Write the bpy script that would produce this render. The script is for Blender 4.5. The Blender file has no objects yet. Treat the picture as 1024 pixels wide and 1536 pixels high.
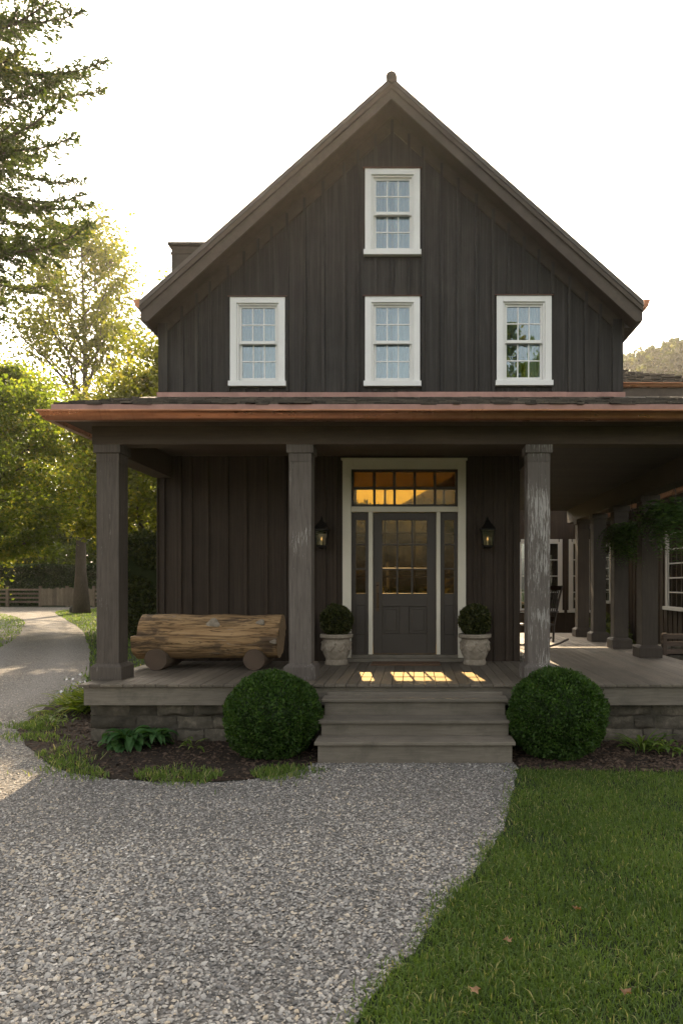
import bpy, math, random
import numpy as np
from mathutils import Vector, Matrix
from mathutils.geometry import tessellate_polygon

SC = bpy.context.scene
COL = SC.collection
R = random.Random(11)
RNG = np.random.default_rng(7)
rad = math.radians

# ------------------------------------------------------------------ camera numbers
F, CX, HZ, EYE = 1040.0, 622.0, 874.0, 1.88      # focal (px of a 1024x1536 frame), vanishing point, eye height


def wx(x, d):
    return (x - CX) * d / F


def wz(y, d):
    return EYE + (HZ - y) * d / F


# ------------------------------------------------------------------ object helpers
def tag(o, label=None, cat=None, group=None, kind=None):
    if label: o['label'] = label
    if cat: o['category'] = cat
    if group: o['group'] = group
    if kind: o['kind'] = kind
    return o


def thing(name, loc, label, cat, group=None):
    o = bpy.data.objects.new(name, None)
    o.empty_display_size = 0.1
    COL.objects.link(o)
    o.location = loc
    return tag(o, label, cat, group)


def world_loc(o):
    v = Vector((0, 0, 0))
    while o is not None:
        v += o.location
        o = o.parent
    return v


def copy_tree(o, parent=None):
    c = o.copy()
    COL.objects.link(c)
    c.parent = parent
    for ch in list(o.children):
        copy_tree(ch, c)
    return c


def mesh_np(name, V, groups, m, parent=None, tint=None, smooth=False, vattr=None, origin=None):
    """V (n,3) in world metres; groups = list of (k, size) int arrays; tint per face."""
    V = np.asarray(V, dtype=np.float64).reshape(-1, 3)
    off = Vector(origin) if origin is not None else Vector((0, 0, 0))
    if parent is not None:
        off = off + world_loc(parent)
    V = V - np.array(off)[None, :]
    me = bpy.data.meshes.new(name)
    sizes = np.concatenate([np.full(len(g), g.shape[1], dtype=np.int32) for g in groups if len(g)])
    loops = np.concatenate([g.reshape(-1).astype(np.int32) for g in groups if len(g)])
    me.vertices.add(len(V))
    me.vertices.foreach_set('co', V.astype(np.float32).ravel())
    me.loops.add(len(loops))
    me.loops.foreach_set('vertex_index', loops)
    me.polygons.add(len(sizes))
    starts = np.concatenate([[0], np.cumsum(sizes)[:-1]]).astype(np.int32)
    me.polygons.foreach_set('loop_start', starts)
    me.polygons.foreach_set('loop_total', sizes)
    if smooth:
        me.polygons.foreach_set('use_smooth', np.ones(len(sizes), dtype=bool))
    me.update(calc_edges=True)
    if tint is not None:
        a = me.attributes.new('tint', 'FLOAT', 'FACE')
        a.data.foreach_set('value', np.asarray(tint, dtype=np.float32))
    if vattr is not None:
        for k, v in vattr.items():
            a = me.attributes.new(k, 'FLOAT', 'POINT')
            a.data.foreach_set('value', np.asarray(v, dtype=np.float32))
    me.materials.append(m)
    o = bpy.data.objects.new(name, me)
    COL.objects.link(o)
    if origin is not None:
        o.location = origin
    if parent is not None:
        o.parent = parent
    return o


class MB:
    def __init__(self):
        self.v, self.f, self.t = [], [], []

    def add(self, vs, fs, tint=0.5):
        b = len(self.v)
        self.v += [tuple(p) for p in vs]
        self.f += [tuple(b + i for i in f) for f in fs]
        self.t += [tint] * len(fs)

    def box(self, x0, x1, y0, y1, z0, z1, tint=0.5, M=None):
        vs = [(x0, y0, z0), (x1, y0, z0), (x1, y1, z0), (x0, y1, z0), (x0, y0, z1), (x1, y0, z1), (x1, y1, z1), (x0, y1, z1)]
        if M is not None:
            vs = [M @ Vector(p) for p in vs]
        self.add(vs, [(0, 3, 2, 1), (4, 5, 6, 7), (0, 1, 5, 4), (1, 2, 6, 5), (2, 3, 7, 6), (3, 0, 4, 7)], tint)

    def taper(self, cx, cy, z0, z1, a0, b0, a1, b1, tint=0.5):
        vs = [(cx - a0, cy - b0, z0), (cx + a0, cy - b0, z0), (cx + a0, cy + b0, z0), (cx - a0, cy + b0, z0),
              (cx - a1, cy - b1, z1), (cx + a1, cy - b1, z1), (cx + a1, cy + b1, z1), (cx - a1, cy + b1, z1)]
        self.add(vs, [(0, 3, 2, 1), (4, 5, 6, 7), (0, 1, 5, 4), (1, 2, 6, 5), (2, 3, 7, 6), (3, 0, 4, 7)], tint)

    def prism(self, poly, axis, a, b, tint=0.5, da=None, db=None):
        """poly: 2-D points; axis 'x': (y,z) 'y': (x,z) 'z': (x,y), extruded a..b (da/db: per-point end offsets)"""
        n = len(poly)
        da = da or [0] * n
        db = db or [0] * n

        def P(p, t):
            return {'x': (t, p[0], p[1]), 'y': (p[0], t, p[1]), 'z': (p[0], p[1], t)}[axis]
        vs = [P(p, a + da[i]) for i, p in enumerate(poly)] + [P(p, b + db[i]) for i, p in enumerate(poly)]
        fs = [tuple(range(n))[::-1], tuple(range(n, 2 * n))]
        fs += [(i, (i + 1) % n, n + (i + 1) % n, n + i) for i in range(n)]
        self.add(vs, fs, tint)

    def tube(self, pts, rads, n=6, tint=0.5, cap=True):
        pts = [Vector(p) for p in pts]
        if not isinstance(rads, (list, tuple)):
            rads = [rads] * len(pts)
        rings = []
        up = Vector((0, 0, 1))
        prev = None
        for i, p in enumerate(pts):
            d = (pts[min(i + 1, len(pts) - 1)] - pts[max(i - 1, 0)])
            d = d.normalized() if d.length > 1e-9 else Vector((0, 0, 1))
            if prev is None:
                a = d.cross(up if abs(d.z) < 0.9 else Vector((1, 0, 0))).normalized()
            else:
                a = (prev - d * prev.dot(d))
                a = a.normalized() if a.length > 1e-6 else d.orthogonal().normalized()
            prev = a
            b = d.cross(a)
            rings.append([p + (a * math.cos(2 * math.pi * k / n) + b * math.sin(2 * math.pi * k / n)) * rads[i] for k in range(n)])
        vs = [q for r in rings for q in r]
        fs = []
        for i in range(len(rings) - 1):
            for k in range(n):
                fs.append((i * n + k, i * n + (k + 1) % n, (i + 1) * n + (k + 1) % n, (i + 1) * n + k))
        if cap:
            fs.append(tuple(range(n))[::-1])
            fs.append(tuple((len(rings) - 1) * n + k for k in range(n)))
        self.add(vs, fs, tint)

    def lathe(self, prof, c, n=32, tint=0.5, closed=True):
        vs, fs = [], []
        for (r, z) in prof:
            for k in range(n):
                a = 2 * math.pi * k / n
                vs.append((c[0] + r * math.cos(a), c[1] + r * math.sin(a), c[2] + z))
        for i in range(len(prof) - 1):
            for k in range(n):
                fs.append((i * n + k, i * n + (k + 1) % n, (i + 1) * n + (k + 1) % n, (i + 1) * n + k))
        if closed:
            fs.append(tuple(range(n))[::-1])
            fs.append(tuple((len(prof) - 1) * n + k for k in range(n)))
        self.add(vs, fs, tint)

    def wall(self, outer, holes, y0, y1, tint=0.5):
        """slab in the XZ plane with rectangular/polygon holes between y0 and y1"""
        loops = [outer] + holes
        flat = [p for l in loops for p in l]
        tris = tessellate_polygon([[Vector((p[0], p[1], 0)) for p in l] for l in loops])
        n = len(flat)
        vs = [(p[0], y0, p[1]) for p in flat] + [(p[0], y1, p[1]) for p in flat]
        fs = []
        for t in tris:
            a, b, c = [flat[i] for i in t]
            cr = (b[0] - a[0]) * (c[1] - a[1]) - (b[1] - a[1]) * (c[0] - a[0])
            t = tuple(t) if cr > 0 else tuple(t)[::-1]
            fs.append(t)
            fs.append(tuple(n + i for i in t[::-1]))
        b = 0
        for l in loops:
            for i in range(len(l)):
                j = (i + 1) % len(l)
                fs.append((b + i, b + j, n + b + j, n + b + i))
            b += len(l)
        self.add(vs, fs, tint)

    def build(self, name, m, parent=None, smooth=False, bevel=0.0, seg=2, origin=None, angle=None):
        off = Vector(origin) if origin is not None else Vector((0, 0, 0))
        if parent is not None:
            off = off + world_loc(parent)
        me = bpy.data.meshes.new(name)
        me.from_pydata([(p[0] - off.x, p[1] - off.y, p[2] - off.z) for p in self.v], [], self.f)
        a = me.attributes.new('tint', 'FLOAT', 'FACE')
        a.data.foreach_set('value', np.asarray(self.t, dtype=np.float32))
        if smooth:
            me.polygons.foreach_set('use_smooth', np.ones(len(me.polygons), dtype=bool))
        import bmesh
        bm = bmesh.new()
        bm.from_mesh(me)
        bmesh.ops.recalc_face_normals(bm, faces=bm.faces)
        bm.to_mesh(me)
        bm.free()
        if smooth and angle:
            me.set_sharp_from_angle(angle=angle)
        me.materials.append(m)
        o = bpy.data.objects.new(name, me)
        COL.objects.link(o)
        if origin is not None:
            o.location = origin
        if parent is not None:
            o.parent = parent
        if bevel:
            md = o.modifiers.new('edge', 'BEVEL')
            md.width = bevel
            md.segments = seg
            md.limit_method = 'ANGLE'
            md.angle_limit = rad(40)
        return o


# ------------------------------------------------------------------ materials
class NT:
    def __init__(self, name):
        self.m = bpy.data.materials.new(name)
        self.m.use_nodes = True
        self.t = self.m.node_tree
        self.n = self.t.nodes
        self.b = self.n['Principled BSDF']
        self.out = self.n['Material Output']

    def new(self, typ, **kw):
        nd = self.n.new(typ)
        for k, v in kw.items():
            setattr(nd, k, v)
        return nd

    def link(self, a, b):
        self.t.links.new(a, b)

    def val(self, sock, v):
        sock.default_value = v

    def coords(self, scale=(1, 1, 1), kind='Object'):
        tc = self.new('ShaderNodeTexCoord')
        mp = self.new('ShaderNodeMapping')
        self.link(tc.outputs[kind], mp.inputs[0])
        mp.inputs['Scale'].default_value = scale
        return mp.outputs[0]

    def noise(self, vec, scale=5, detail=6, rough=0.6, dist=0.0):
        nd = self.new('ShaderNodeTexNoise')
        self.link(vec, nd.inputs['Vector'])
        nd.inputs['Scale'].default_value = scale
        nd.inputs['Detail'].default_value = detail
        nd.inputs['Roughness'].default_value = rough
        nd.inputs['Distortion'].default_value = dist
        return nd.outputs['Fac']

    def vor(self, vec, scale=5, feature='F1', out='Distance'):
        nd = self.new('ShaderNodeTexVoronoi', feature=feature)
        self.link(vec, nd.inputs['Vector'])
        nd.inputs['Scale'].default_value = scale
        return nd.outputs[out]

    def ramp(self, fac, stops):
        nd = self.new('ShaderNodeValToRGB')
        el = nd.color_ramp.elements
        while len(el) < len(stops):
            el.new(0.5)
        for e, (p, c) in zip(el, stops):
            e.position = p
            e.color = (c[0], c[1], c[2], 1) if not isinstance(c, (int, float)) else (c, c, c, 1)
        self.link(fac, nd.inputs[0])
        return nd.outputs[0]

    def mix(self, fac, a, b, mode='MIX'):
        nd = self.new('ShaderNodeMix', data_type='RGBA', blend_type=mode)
        for s, v in ((nd.inputs[0], fac), (nd.inputs[6], a), (nd.inputs[7], b)):
            if hasattr(v, 'links') or isinstance(v, bpy.types.NodeSocket):
                self.link(v, s)
            elif isinstance(v, (int, float)):
                s.default_value = v if s == nd.inputs[0] or s.type == 'VALUE' else (v, v, v, 1)
            else:
                s.default_value = (v[0], v[1], v[2], 1)
        return nd.outputs[2]

    def math(self, op, a, b=0.0):
        nd = self.new('ShaderNodeMath', operation=op)
        for s, v in ((nd.inputs[0], a), (nd.inputs[1], b)):
            if isinstance(v, bpy.types.NodeSocket):
                self.link(v, s)
            else:
                s.default_value = v
        return nd.outputs[0]

    def attr(self, name):
        nd = self.new('ShaderNodeAttribute', attribute_name=name)
        return nd.outputs['Fac']

    def bump(self, h, strength=0.3, dist=0.01):
        nd = self.new('ShaderNodeBump')
        nd.inputs['Strength'].default_value = strength
        nd.inputs['Distance'].default_value = dist
        self.link(h, nd.inputs['Height'])
        self.link(nd.outputs[0], self.b.inputs['Normal'])
        return nd

    def color(self, c):
        if isinstance(c, bpy.types.NodeSocket):
            self.link(c, self.b.inputs['Base Color'])
        else:
            self.b.inputs['Base Color'].default_value = (c[0], c[1], c[2], 1)

    def tinted(self, c, lo=0.8, hi=1.2):
        t = self.attr('tint')
        f = self.math('MULTIPLY_ADD', t, hi - lo)
        f.node.inputs[2].default_value = lo
        nd = self.new('ShaderNodeVectorMath', operation='SCALE')
        self.link(c, nd.inputs[0])
        self.link(f, nd.inputs['Scale'])
        return nd.outputs[0]


def wood(name, c1, c2, stretch=(9, 9, 0.7), rough=0.75, bump=0.4, lo=0.8, hi=1.2, flake=None, flake_col=(0.42, 0.40, 0.37), spec=0.3, dirt=None, streak=None):
    t = NT(name)
    v = t.coords(stretch)
    n1 = t.noise(v, 4.0, 8, 0.65, 0.4)
    n2 = t.noise(t.coords((1, 1, 1)), 1.3, 4, 0.6)
    c = t.ramp(n1, [(0.3, c1), (0.7, c2)])
    c = t.mix(t.ramp(n2, [(0.35, 0.0), (0.7, 0.55)]), c, tuple(0.6 * (a + b) / 2 for a, b in zip(c1, c2)))
    c = t.tinted(c, lo, hi)
    h = n1
    if streak:
        s1 = t.noise(t.coords((13, 13, 0.22)), 1.9, 7, 0.65, 0.2)
        c = t.mix(t.ramp(s1, [(0.50, 0.0), (0.72, 0.6)]), c, streak)
        s2 = t.noise(t.coords((0.9, 0.9, 0.6)), 1.5, 5, 0.6)
        c = t.mix(t.ramp(s2, [(0.52, 0.0), (0.75, 0.35)]), c, streak)
    if flake:
        fs = tuple(s * k for s, k in zip(stretch, (1.0, 1.0, 1.0)))
        f1 = t.noise(t.coords((24, 24, 2.0)), 3.0, 10, 0.72, 0.6)
        f2 = t.noise(t.coords((1.5, 1.5, 1.1)), 1.6, 3, 0.5)
        fm = t.math('ADD', f1, t.math('MULTIPLY', f2, 0.55))
        k = t.ramp(fm, [(flake, 0.0), (flake + 0.045, 1.0)])
        c = t.mix(t.math('MULTIPLY', k, 0.75), c, flake_col)
        h = t.math('ADD', n1, t.math('MULTIPLY', k, -0.5))
        cr = t.noise(t.coords((22, 22, 0.55)), 1.7, 4, 0.5, 0.3)
        ck = t.ramp(cr, [(0.485, 0.0), (0.5, 1.0), (0.515, 0.0)])
        c = t.mix(t.math('MULTIPLY', ck, 0.55), c, (0.02, 0.017, 0.014))
        h = t.math('SUBTRACT', h, t.math('MULTIPLY', ck, 0.8))
    if dirt:
        d = t.noise(t.coords((2, 2, 2)), 2.2, 6, 0.7)
        c = t.mix(t.ramp(d, [(0.5, 0.0), (0.75, 0.7)]), c, dirt)
    t.color(c)
    t.b.inputs['Roughness'].default_value = rough
    t.b.inputs['Specular IOR Level'].default_value = spec
    t.bump(h, bump, 0.006)
    return t.m


def plain(name, c, rough=0.6, metal=0.0, spec=0.4, var=0.12, scale=6, bump=0.1):
    t = NT(name)
    n = t.noise(t.coords(), scale, 6, 0.65)
    t.color(t.tinted(t.ramp(n, [(0.25, tuple(v * (1 - var) for v in c)), (0.75, tuple(min(1, v * (1 + var)) for v in c))]), 0.85, 1.15))
    t.b.inputs['Roughness'].default_value = rough
    t.b.inputs['Metallic'].default_value = metal
    t.b.inputs['Specular IOR Level'].default_value = spec
    if bump:
        t.bump(t.noise(t.coords(), scale * 8, 4, 0.6), bump, 0.004)
    return t.m


def leaf(name, c1, c2, c3=None, trans=0.45, rough=0.5, tl=2.1, spec=0.25):
    t = NT(name)
    k = t.attr('tint')
    stops = [(0.0, c1), (0.75, c2)]
    if c3: stops.append((1.0, c3))
    c = t.ramp(k, stops)
    t.color(c)
    t.b.inputs['Roughness'].default_value = rough
    t.b.inputs['Specular IOR Level'].default_value = spec
    tr = t.new('ShaderNodeBsdfTranslucent')
    tc = t.mix(1.0, c, (tl, tl * 0.95, tl * 0.45), 'MULTIPLY')
    t.link(tc, tr.inputs[0])
    mx = t.new('ShaderNodeMixShader')
    mx.inputs[0].default_value = trans
    t.link(t.b.outputs[0], mx.inputs[1])
    t.link(tr.outputs[0], mx.inputs[2])
    t.link(mx.outputs[0], t.out.inputs[0])
    return t.m


def glass(name, tint, refl=0.1, rough=0.02, rtint=(1, 1, 1), edge=0.5, wavy=0.03):
    t = NT(name)
    tr = t.new('ShaderNodeBsdfTransparent')
    tr.inputs[0].default_value = (*tint, 1)
    gl = t.new('ShaderNodeBsdfGlossy')
    gl.inputs[0].default_value = (*rtint, 1)
    gl.inputs['Roughness'].default_value = rough
    bp = t.new('ShaderNodeBump')
    bp.inputs['Strength'].default_value = wavy
    bp.inputs['Distance'].default_value = 0.02
    t.link(t.noise(t.coords(), 3.0, 2, 0.5), bp.inputs['Height'])
    t.link(bp.outputs[0], gl.inputs['Normal'])
    lw = t.new('ShaderNodeLayerWeight')
    lw.inputs[0].default_value = 0.25
    f = t.math('ADD', t.math('MULTIPLY', lw.outputs['Fresnel'], edge), refl)
    mx = t.new('ShaderNodeMixShader')
    t.link(f, mx.inputs[0])
    t.link(tr.outputs[0], mx.inputs[1])
    t.link(gl.outputs[0], mx.inputs[2])
    t.link(mx.outputs[0], t.out.inputs[0])
    return t.m


def metal_copper(name, c=(0.42, 0.19, 0.10), rough=0.24):
    t = NT(name)
    n = t.noise(t.coords((1.2, 6, 6)), 2.0, 6, 0.6)
    n2 = t.noise(t.coords((14, 1, 1)), 1.5, 3, 0.6)
    c1 = t.ramp(n, [(0.3, tuple(v * 0.62 for v in c)), (0.65, c)])
    c1 = t.mix(t.ramp(n2, [(0.55, 0.0), (0.8, 0.6)]), c1, tuple(v * 0.45 for v in c))
    t.color(t.tinted(c1, 0.8, 1.15))
    t.b.inputs['Metallic'].default_value = 0.9
    t.link(t.ramp(n, [(0.3, rough + 0.18), (0.7, rough)]), t.b.inputs['Roughness'])
    t.bump(n, 0.08, 0.01)
    return t.m


def stone(name, c1, c2, c3, scale=6, rough=0.9, bump=0.7, lo=0.65, hi=1.3):
    t = NT(name)
    n = t.noise(t.coords(), scale, 10, 0.7, 0.3)
    n2 = t.noise(t.coords(), scale * 0.35, 5, 0.6)
    c = t.ramp(n, [(0.3, c1), (0.55, c2), (0.75, c3)])
    c = t.mix(t.ramp(n2, [(0.45, 0.0), (0.7, 0.6)]), c, c1)
    t.color(t.tinted(c, lo, hi))
    t.b.inputs['Roughness'].default_value = rough
    t.b.inputs['Specular IOR Level'].default_value = 0.2
    t.bump(t.math('ADD', n, t.noise(t.coords(), scale * 7, 4, 0.7)), bump, 0.012)
    return t.m


M = {}
M['siding'] = wood('dark_stained_siding', (0.028, 0.0245, 0.021), (0.053, 0.047, 0.041), (10, 10, 0.5), 0.7, 0.6, 0.72, 1.28, streak=(0.092, 0.083, 0.074))
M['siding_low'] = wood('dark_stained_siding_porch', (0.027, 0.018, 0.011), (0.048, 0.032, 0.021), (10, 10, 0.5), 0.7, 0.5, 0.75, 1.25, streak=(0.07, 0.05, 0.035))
M['trim_dark'] = wood('dark_trim', (0.055, 0.042, 0.032), (0.082, 0.064, 0.049), (2.0, 2.0, 2.0), 0.62, 0.15, 0.9, 1.1)
M['rake'] = wood('rake_board_flare_tone', (0.074, 0.057, 0.043), (0.108, 0.085, 0.065), (2.0, 2.0, 2.0), 0.62, 0.15, 0.9, 1.1)  # dark trim made lighter, sun flare on the gable put into its colour
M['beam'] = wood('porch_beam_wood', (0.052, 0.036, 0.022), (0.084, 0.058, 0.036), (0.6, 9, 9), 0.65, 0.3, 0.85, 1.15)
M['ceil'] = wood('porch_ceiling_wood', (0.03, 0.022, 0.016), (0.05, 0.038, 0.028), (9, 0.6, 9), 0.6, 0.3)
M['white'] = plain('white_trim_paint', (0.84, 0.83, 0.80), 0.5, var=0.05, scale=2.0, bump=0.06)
M['white_dim'] = plain('dimmed_white_paint', (0.50, 0.48, 0.44), 0.6, var=0.1, scale=2.0, bump=0.06)  # white paint with the dimness of the courtyard put into its colour
M['cream'] = plain('cream_door_casing_paint', (0.68, 0.63, 0.52), 0.5, var=0.06, scale=2.0, bump=0.06)
M['doorp'] = plain('dark_grey_door_paint', (0.046, 0.036, 0.028), 0.45, var=0.08, scale=3.0, bump=0.05)
M['copper'] = metal_copper('aged_copper')
M['copper_pink'] = plain('copper_flashing', (0.34, 0.195, 0.16), 0.5, 0.4, var=0.25, scale=5)
M['flash_dark'] = plain('dark_copper_flashing', (0.11, 0.055, 0.04), 0.5, 0.4, var=0.25, scale=5)
M['shake'] = wood('weathered_shakes', (0.055, 0.045, 0.034), (0.11, 0.092, 0.070), (14, 1.2, 6), 0.8, 0.6, 0.5, 1.5)
M['roof'] = plain('dark_metal_roof', (0.10, 0.085, 0.07), 0.5, 0.2, var=0.2)
M['deck'] = wood('weathered_deck_boards', (0.108, 0.090, 0.067), (0.186, 0.158, 0.122), (12, 0.8, 12), 0.62, 0.5, 0.72, 1.25, spec=0.35)
M['fascia'] = wood('weathered_fascia', (0.132, 0.114, 0.089), (0.215, 0.188, 0.150), (0.8, 12, 12), 0.7, 0.5, 0.85, 1.15, dirt=(0.08, 0.075, 0.055))
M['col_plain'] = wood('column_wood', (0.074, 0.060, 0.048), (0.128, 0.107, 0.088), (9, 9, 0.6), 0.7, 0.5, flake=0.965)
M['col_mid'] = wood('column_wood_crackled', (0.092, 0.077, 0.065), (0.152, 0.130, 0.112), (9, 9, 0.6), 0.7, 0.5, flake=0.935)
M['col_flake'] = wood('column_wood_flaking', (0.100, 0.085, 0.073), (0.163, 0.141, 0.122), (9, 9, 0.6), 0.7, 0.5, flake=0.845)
M['col_side'] = wood('column_wood_shaded', (0.046, 0.035, 0.026), (0.074, 0.058, 0.044), (9, 9, 0.6), 0.7, 0.4)  # darker copy of the column wood, side porch shade put into its colour
M['stone'] = stone('fieldstone', (0.050, 0.046, 0.034), (0.115, 0.100, 0.078), (0.24, 0.205, 0.155), 7, bump=1.0, lo=0.6, hi=1.3)
M['mortar'] = stone('old_mortar', (0.05, 0.045, 0.036), (0.085, 0.075, 0.06), (0.12, 0.105, 0.085), 12)
M['urn'] = stone('carved_stone', (0.20, 0.165, 0.125), (0.36, 0.31, 0.245), (0.52, 0.46, 0.38), 13, bump=0.9, lo=0.85, hi=1.15)
M['glass_up'] = glass('window_glass', (0.70, 0.75, 0.75), 0.17, 0.01, (0.70, 0.80, 0.84), 0.4, 0.12)
M['glass_door'] = glass('amber_glow_old_glass', (0.99, 0.88, 0.66), 0.008, 0.05, (1.0, 0.92, 0.75), 0.4, 0.12)  # warm glow from the hall put into the pane tint
M['glass_back'] = glass('dim_back_glass', (0.31, 0.255, 0.095), 0.01, 0.05)  # tint added to dim and warm the view through the hall
M['glass_dusk'] = glass('transom_dimming_glass', (0.080, 0.056, 0.022), 0.01, 0.05)  # darker tint added to dim the upper transom row
M['glass_clear'] = glass('clear_glass', (0.75, 0.66, 0.5), 0.05, 0.02)
M['glass_rear'] = glass('rear_house_glass', (0.55, 0.6, 0.5), 0.30, 0.02)
M['iron'] = plain('black_iron', (0.016, 0.014, 0.012), 0.5, 0.6, var=0.2)
M['bronze'] = plain('aged_bronze', (0.09, 0.06, 0.035), 0.4, 0.8, var=0.2)
M['in_wall'] = wood('interior_panelling', (0.36, 0.25, 0.11), (0.50, 0.36, 0.17), (6, 6, 0.6), 0.6, 0.2)
M['curtain'] = plain('pale_curtain', (0.24, 0.28, 0.30), 0.85, var=0.05, scale=2, bump=0)
M['curtain_pale'] = plain('white_curtain', (0.62, 0.64, 0.64), 0.85, var=0.05, scale=2, bump=0)
M['mat'] = plain('coir_mat', (0.13, 0.075, 0.042), 0.95, var=0.3, scale=30, bump=0.6)
M['soil'] = stone('garden_soil', (0.024, 0.017, 0.012), (0.048, 0.034, 0.024), (0.085, 0.062, 0.045), 9, bump=1.0)
M['chip'] = stone('mulch_chip', (0.04, 0.026, 0.018), (0.09, 0.062, 0.044), (0.18, 0.135, 0.10), 20, lo=0.5, hi=1.6)
M['earth'] = stone('lawn_earth', (0.020, 0.030, 0.010), (0.034, 0.052, 0.016), (0.05, 0.072, 0.024), 5, bump=0.6)
M['hill'] = stone('hill_ground', (0.02, 0.035, 0.012), (0.035, 0.055, 0.018), (0.05, 0.07, 0.025), 0.4)
M['garden_wood'] = wood('dark_garden_wood', (0.05, 0.034, 0.025), (0.10, 0.07, 0.052), (0.8, 6, 6), 0.8, 0.4, 0.7, 1.3)
M['bark'] = wood('tree_bark', (0.050, 0.038, 0.028), (0.12, 0.095, 0.07), (8, 8, 1.2), 0.9, 1.0)
M['fence'] = wood('grey_fence_wood', (0.13, 0.10, 0.07), (0.24, 0.19, 0.135), (5, 5, 0.8), 0.8, 0.4, 0.7, 1.25)
M['chair'] = wood('dark_chair_wood', (0.030, 0.018, 0.011), (0.055, 0.034, 0.022), (6, 6, 1), 0.4, 0.2, spec=0.5)
M['terracotta'] = plain('basket_coir', (0.07, 0.045, 0.025), 0.9, var=0.3)
M['rock'] = stone('rock', (0.03, 0.028, 0.024), (0.06, 0.055, 0.048), (0.10, 0.09, 0.08), 8)

# foliage
M['box'] = leaf('boxwood_leaf', (0.016, 0.036, 0.007), (0.055, 0.112, 0.020), (0.11, 0.18, 0.04), 0.3)
M['topiary'] = leaf('potted_boxwood_leaf', (0.022, 0.028, 0.008), (0.060, 0.070, 0.020), (0.11, 0.10, 0.035), 0.25)
M['hedge'] = leaf('hedge_leaf', (0.026, 0.036, 0.010), (0.070, 0.088, 0.026), (0.12, 0.12, 0.04), 0.35)
M['hedge_cut'] = leaf('clipped_hedge_leaf', (0.014, 0.032, 0.010), (0.036, 0.070, 0.018), (0.065, 0.11, 0.03), 0.35)
M['green'] = leaf('green_leaf', (0.045, 0.078, 0.010), (0.130, 0.178, 0.024), (0.27, 0.26, 0.045), 0.55)
M['conif'] = leaf('dark_green_leaf', (0.016, 0.030, 0.008), (0.046, 0.072, 0.016), (0.12, 0.13, 0.03), 0.40)
M['gold'] = leaf('gold_leaf', (0.052, 0.068, 0.011), (0.135, 0.150, 0.023), (0.28, 0.235, 0.038), 0.55)
M['hosta'] = leaf('hosta_leaf', (0.022, 0.06, 0.018), (0.055, 0.13, 0.038), (0.10, 0.20, 0.06), 0.35)
M['weed'] = leaf('weed_leaf', (0.04, 0.075, 0.015), (0.10, 0.16, 0.03), (0.17, 0.22, 0.06), 0.4)
M['fern'] = leaf('fern_leaf', (0.018, 0.04, 0.010), (0.05, 0.10, 0.022), (0.11, 0.17, 0.04), 0.4)
M['grass'] = leaf('grass_blade', (0.045, 0.085, 0.018), (0.125, 0.190, 0.045), (0.34, 0.31, 0.15), 0.4)
M['forest'] = leaf('far_forest', (0.020, 0.030, 0.010), (0.058, 0.072, 0.020), (0.13, 0.13, 0.04), 0.4)
M['petal'] = plain('white_petals', (0.75, 0.74, 0.72), 0.7, bump=0)
M['dryleaf'] = leaf('dry_leaf', (0.20, 0.11, 0.055), (0.36, 0.22, 0.12), (0.45, 0.32, 0.2), 0.25)


def mat_bulb():
    t = NT('lit_candle_bulb')
    t.color((1, 0.8, 0.5))
    t.b.inputs['Emission Color'].default_value = (1.0, 0.62, 0.25, 1)
    t.b.inputs['Emission Strength'].default_value = 0.3
    return t.m


M['bulb'] = mat_bulb()


def mat_gravel(name):
    t = NT(name)
    v = t.coords()
    cell = t.vor(v, 46, 'F1', 'Color')
    dist = t.vor(v, 46, 'F1', 'Distance')
    sep = t.new('ShaderNodeSeparateColor')
    t.link(cell, sep.inputs[0])
    c = t.ramp(sep.outputs[0], [(0.0, (0.10, 0.095, 0.088)), (0.45, (0.21, 0.20, 0.185)), (0.8, (0.30, 0.28, 0.258)), (1.0, (0.42, 0.395, 0.36))])
    big = t.noise(v, 0.55, 4, 0.6)
    c = t.mix(t.ramp(big, [(0.4, 0.0), (0.7, 0.4)]), c, (0.22, 0.205, 0.19))
    c = t.mix(t.math('MULTIPLY', t.attr('track'), 0.6), c, (0.36, 0.345, 0.325))
    c = t.mix(t.ramp(dist, [(0.25, 0.0), (0.75, 0.75)]), c, (0.06, 0.056, 0.05))
    t.color(c)
    t.b.inputs['Roughness'].default_value = 0.9
    t.b.inputs['Specular IOR Level'].default_value = 0.2
    t.bump(t.math('SUBTRACT', 1.0, dist), 0.9, 0.012)
    return t.m


M['gravel'] = mat_gravel('gravel')


def mat_pebble():
    t = NT('pebbles')
    k = t.attr('tint')
    c = t.ramp(k, [(0.0, (0.085, 0.082, 0.078)), (0.32, (0.245, 0.236, 0.222)), (0.62, (0.42, 0.40, 0.365)), (0.84, (0.46, 0.385, 0.285)), (1.0, (0.66, 0.63, 0.58))])
    t.color(c)
    t.b.inputs['Roughness'].default_value = 0.75
    t.b.inputs['Specular IOR Level'].default_value = 0.3
    return t.m


M['pebble'] = mat_pebble()


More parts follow.
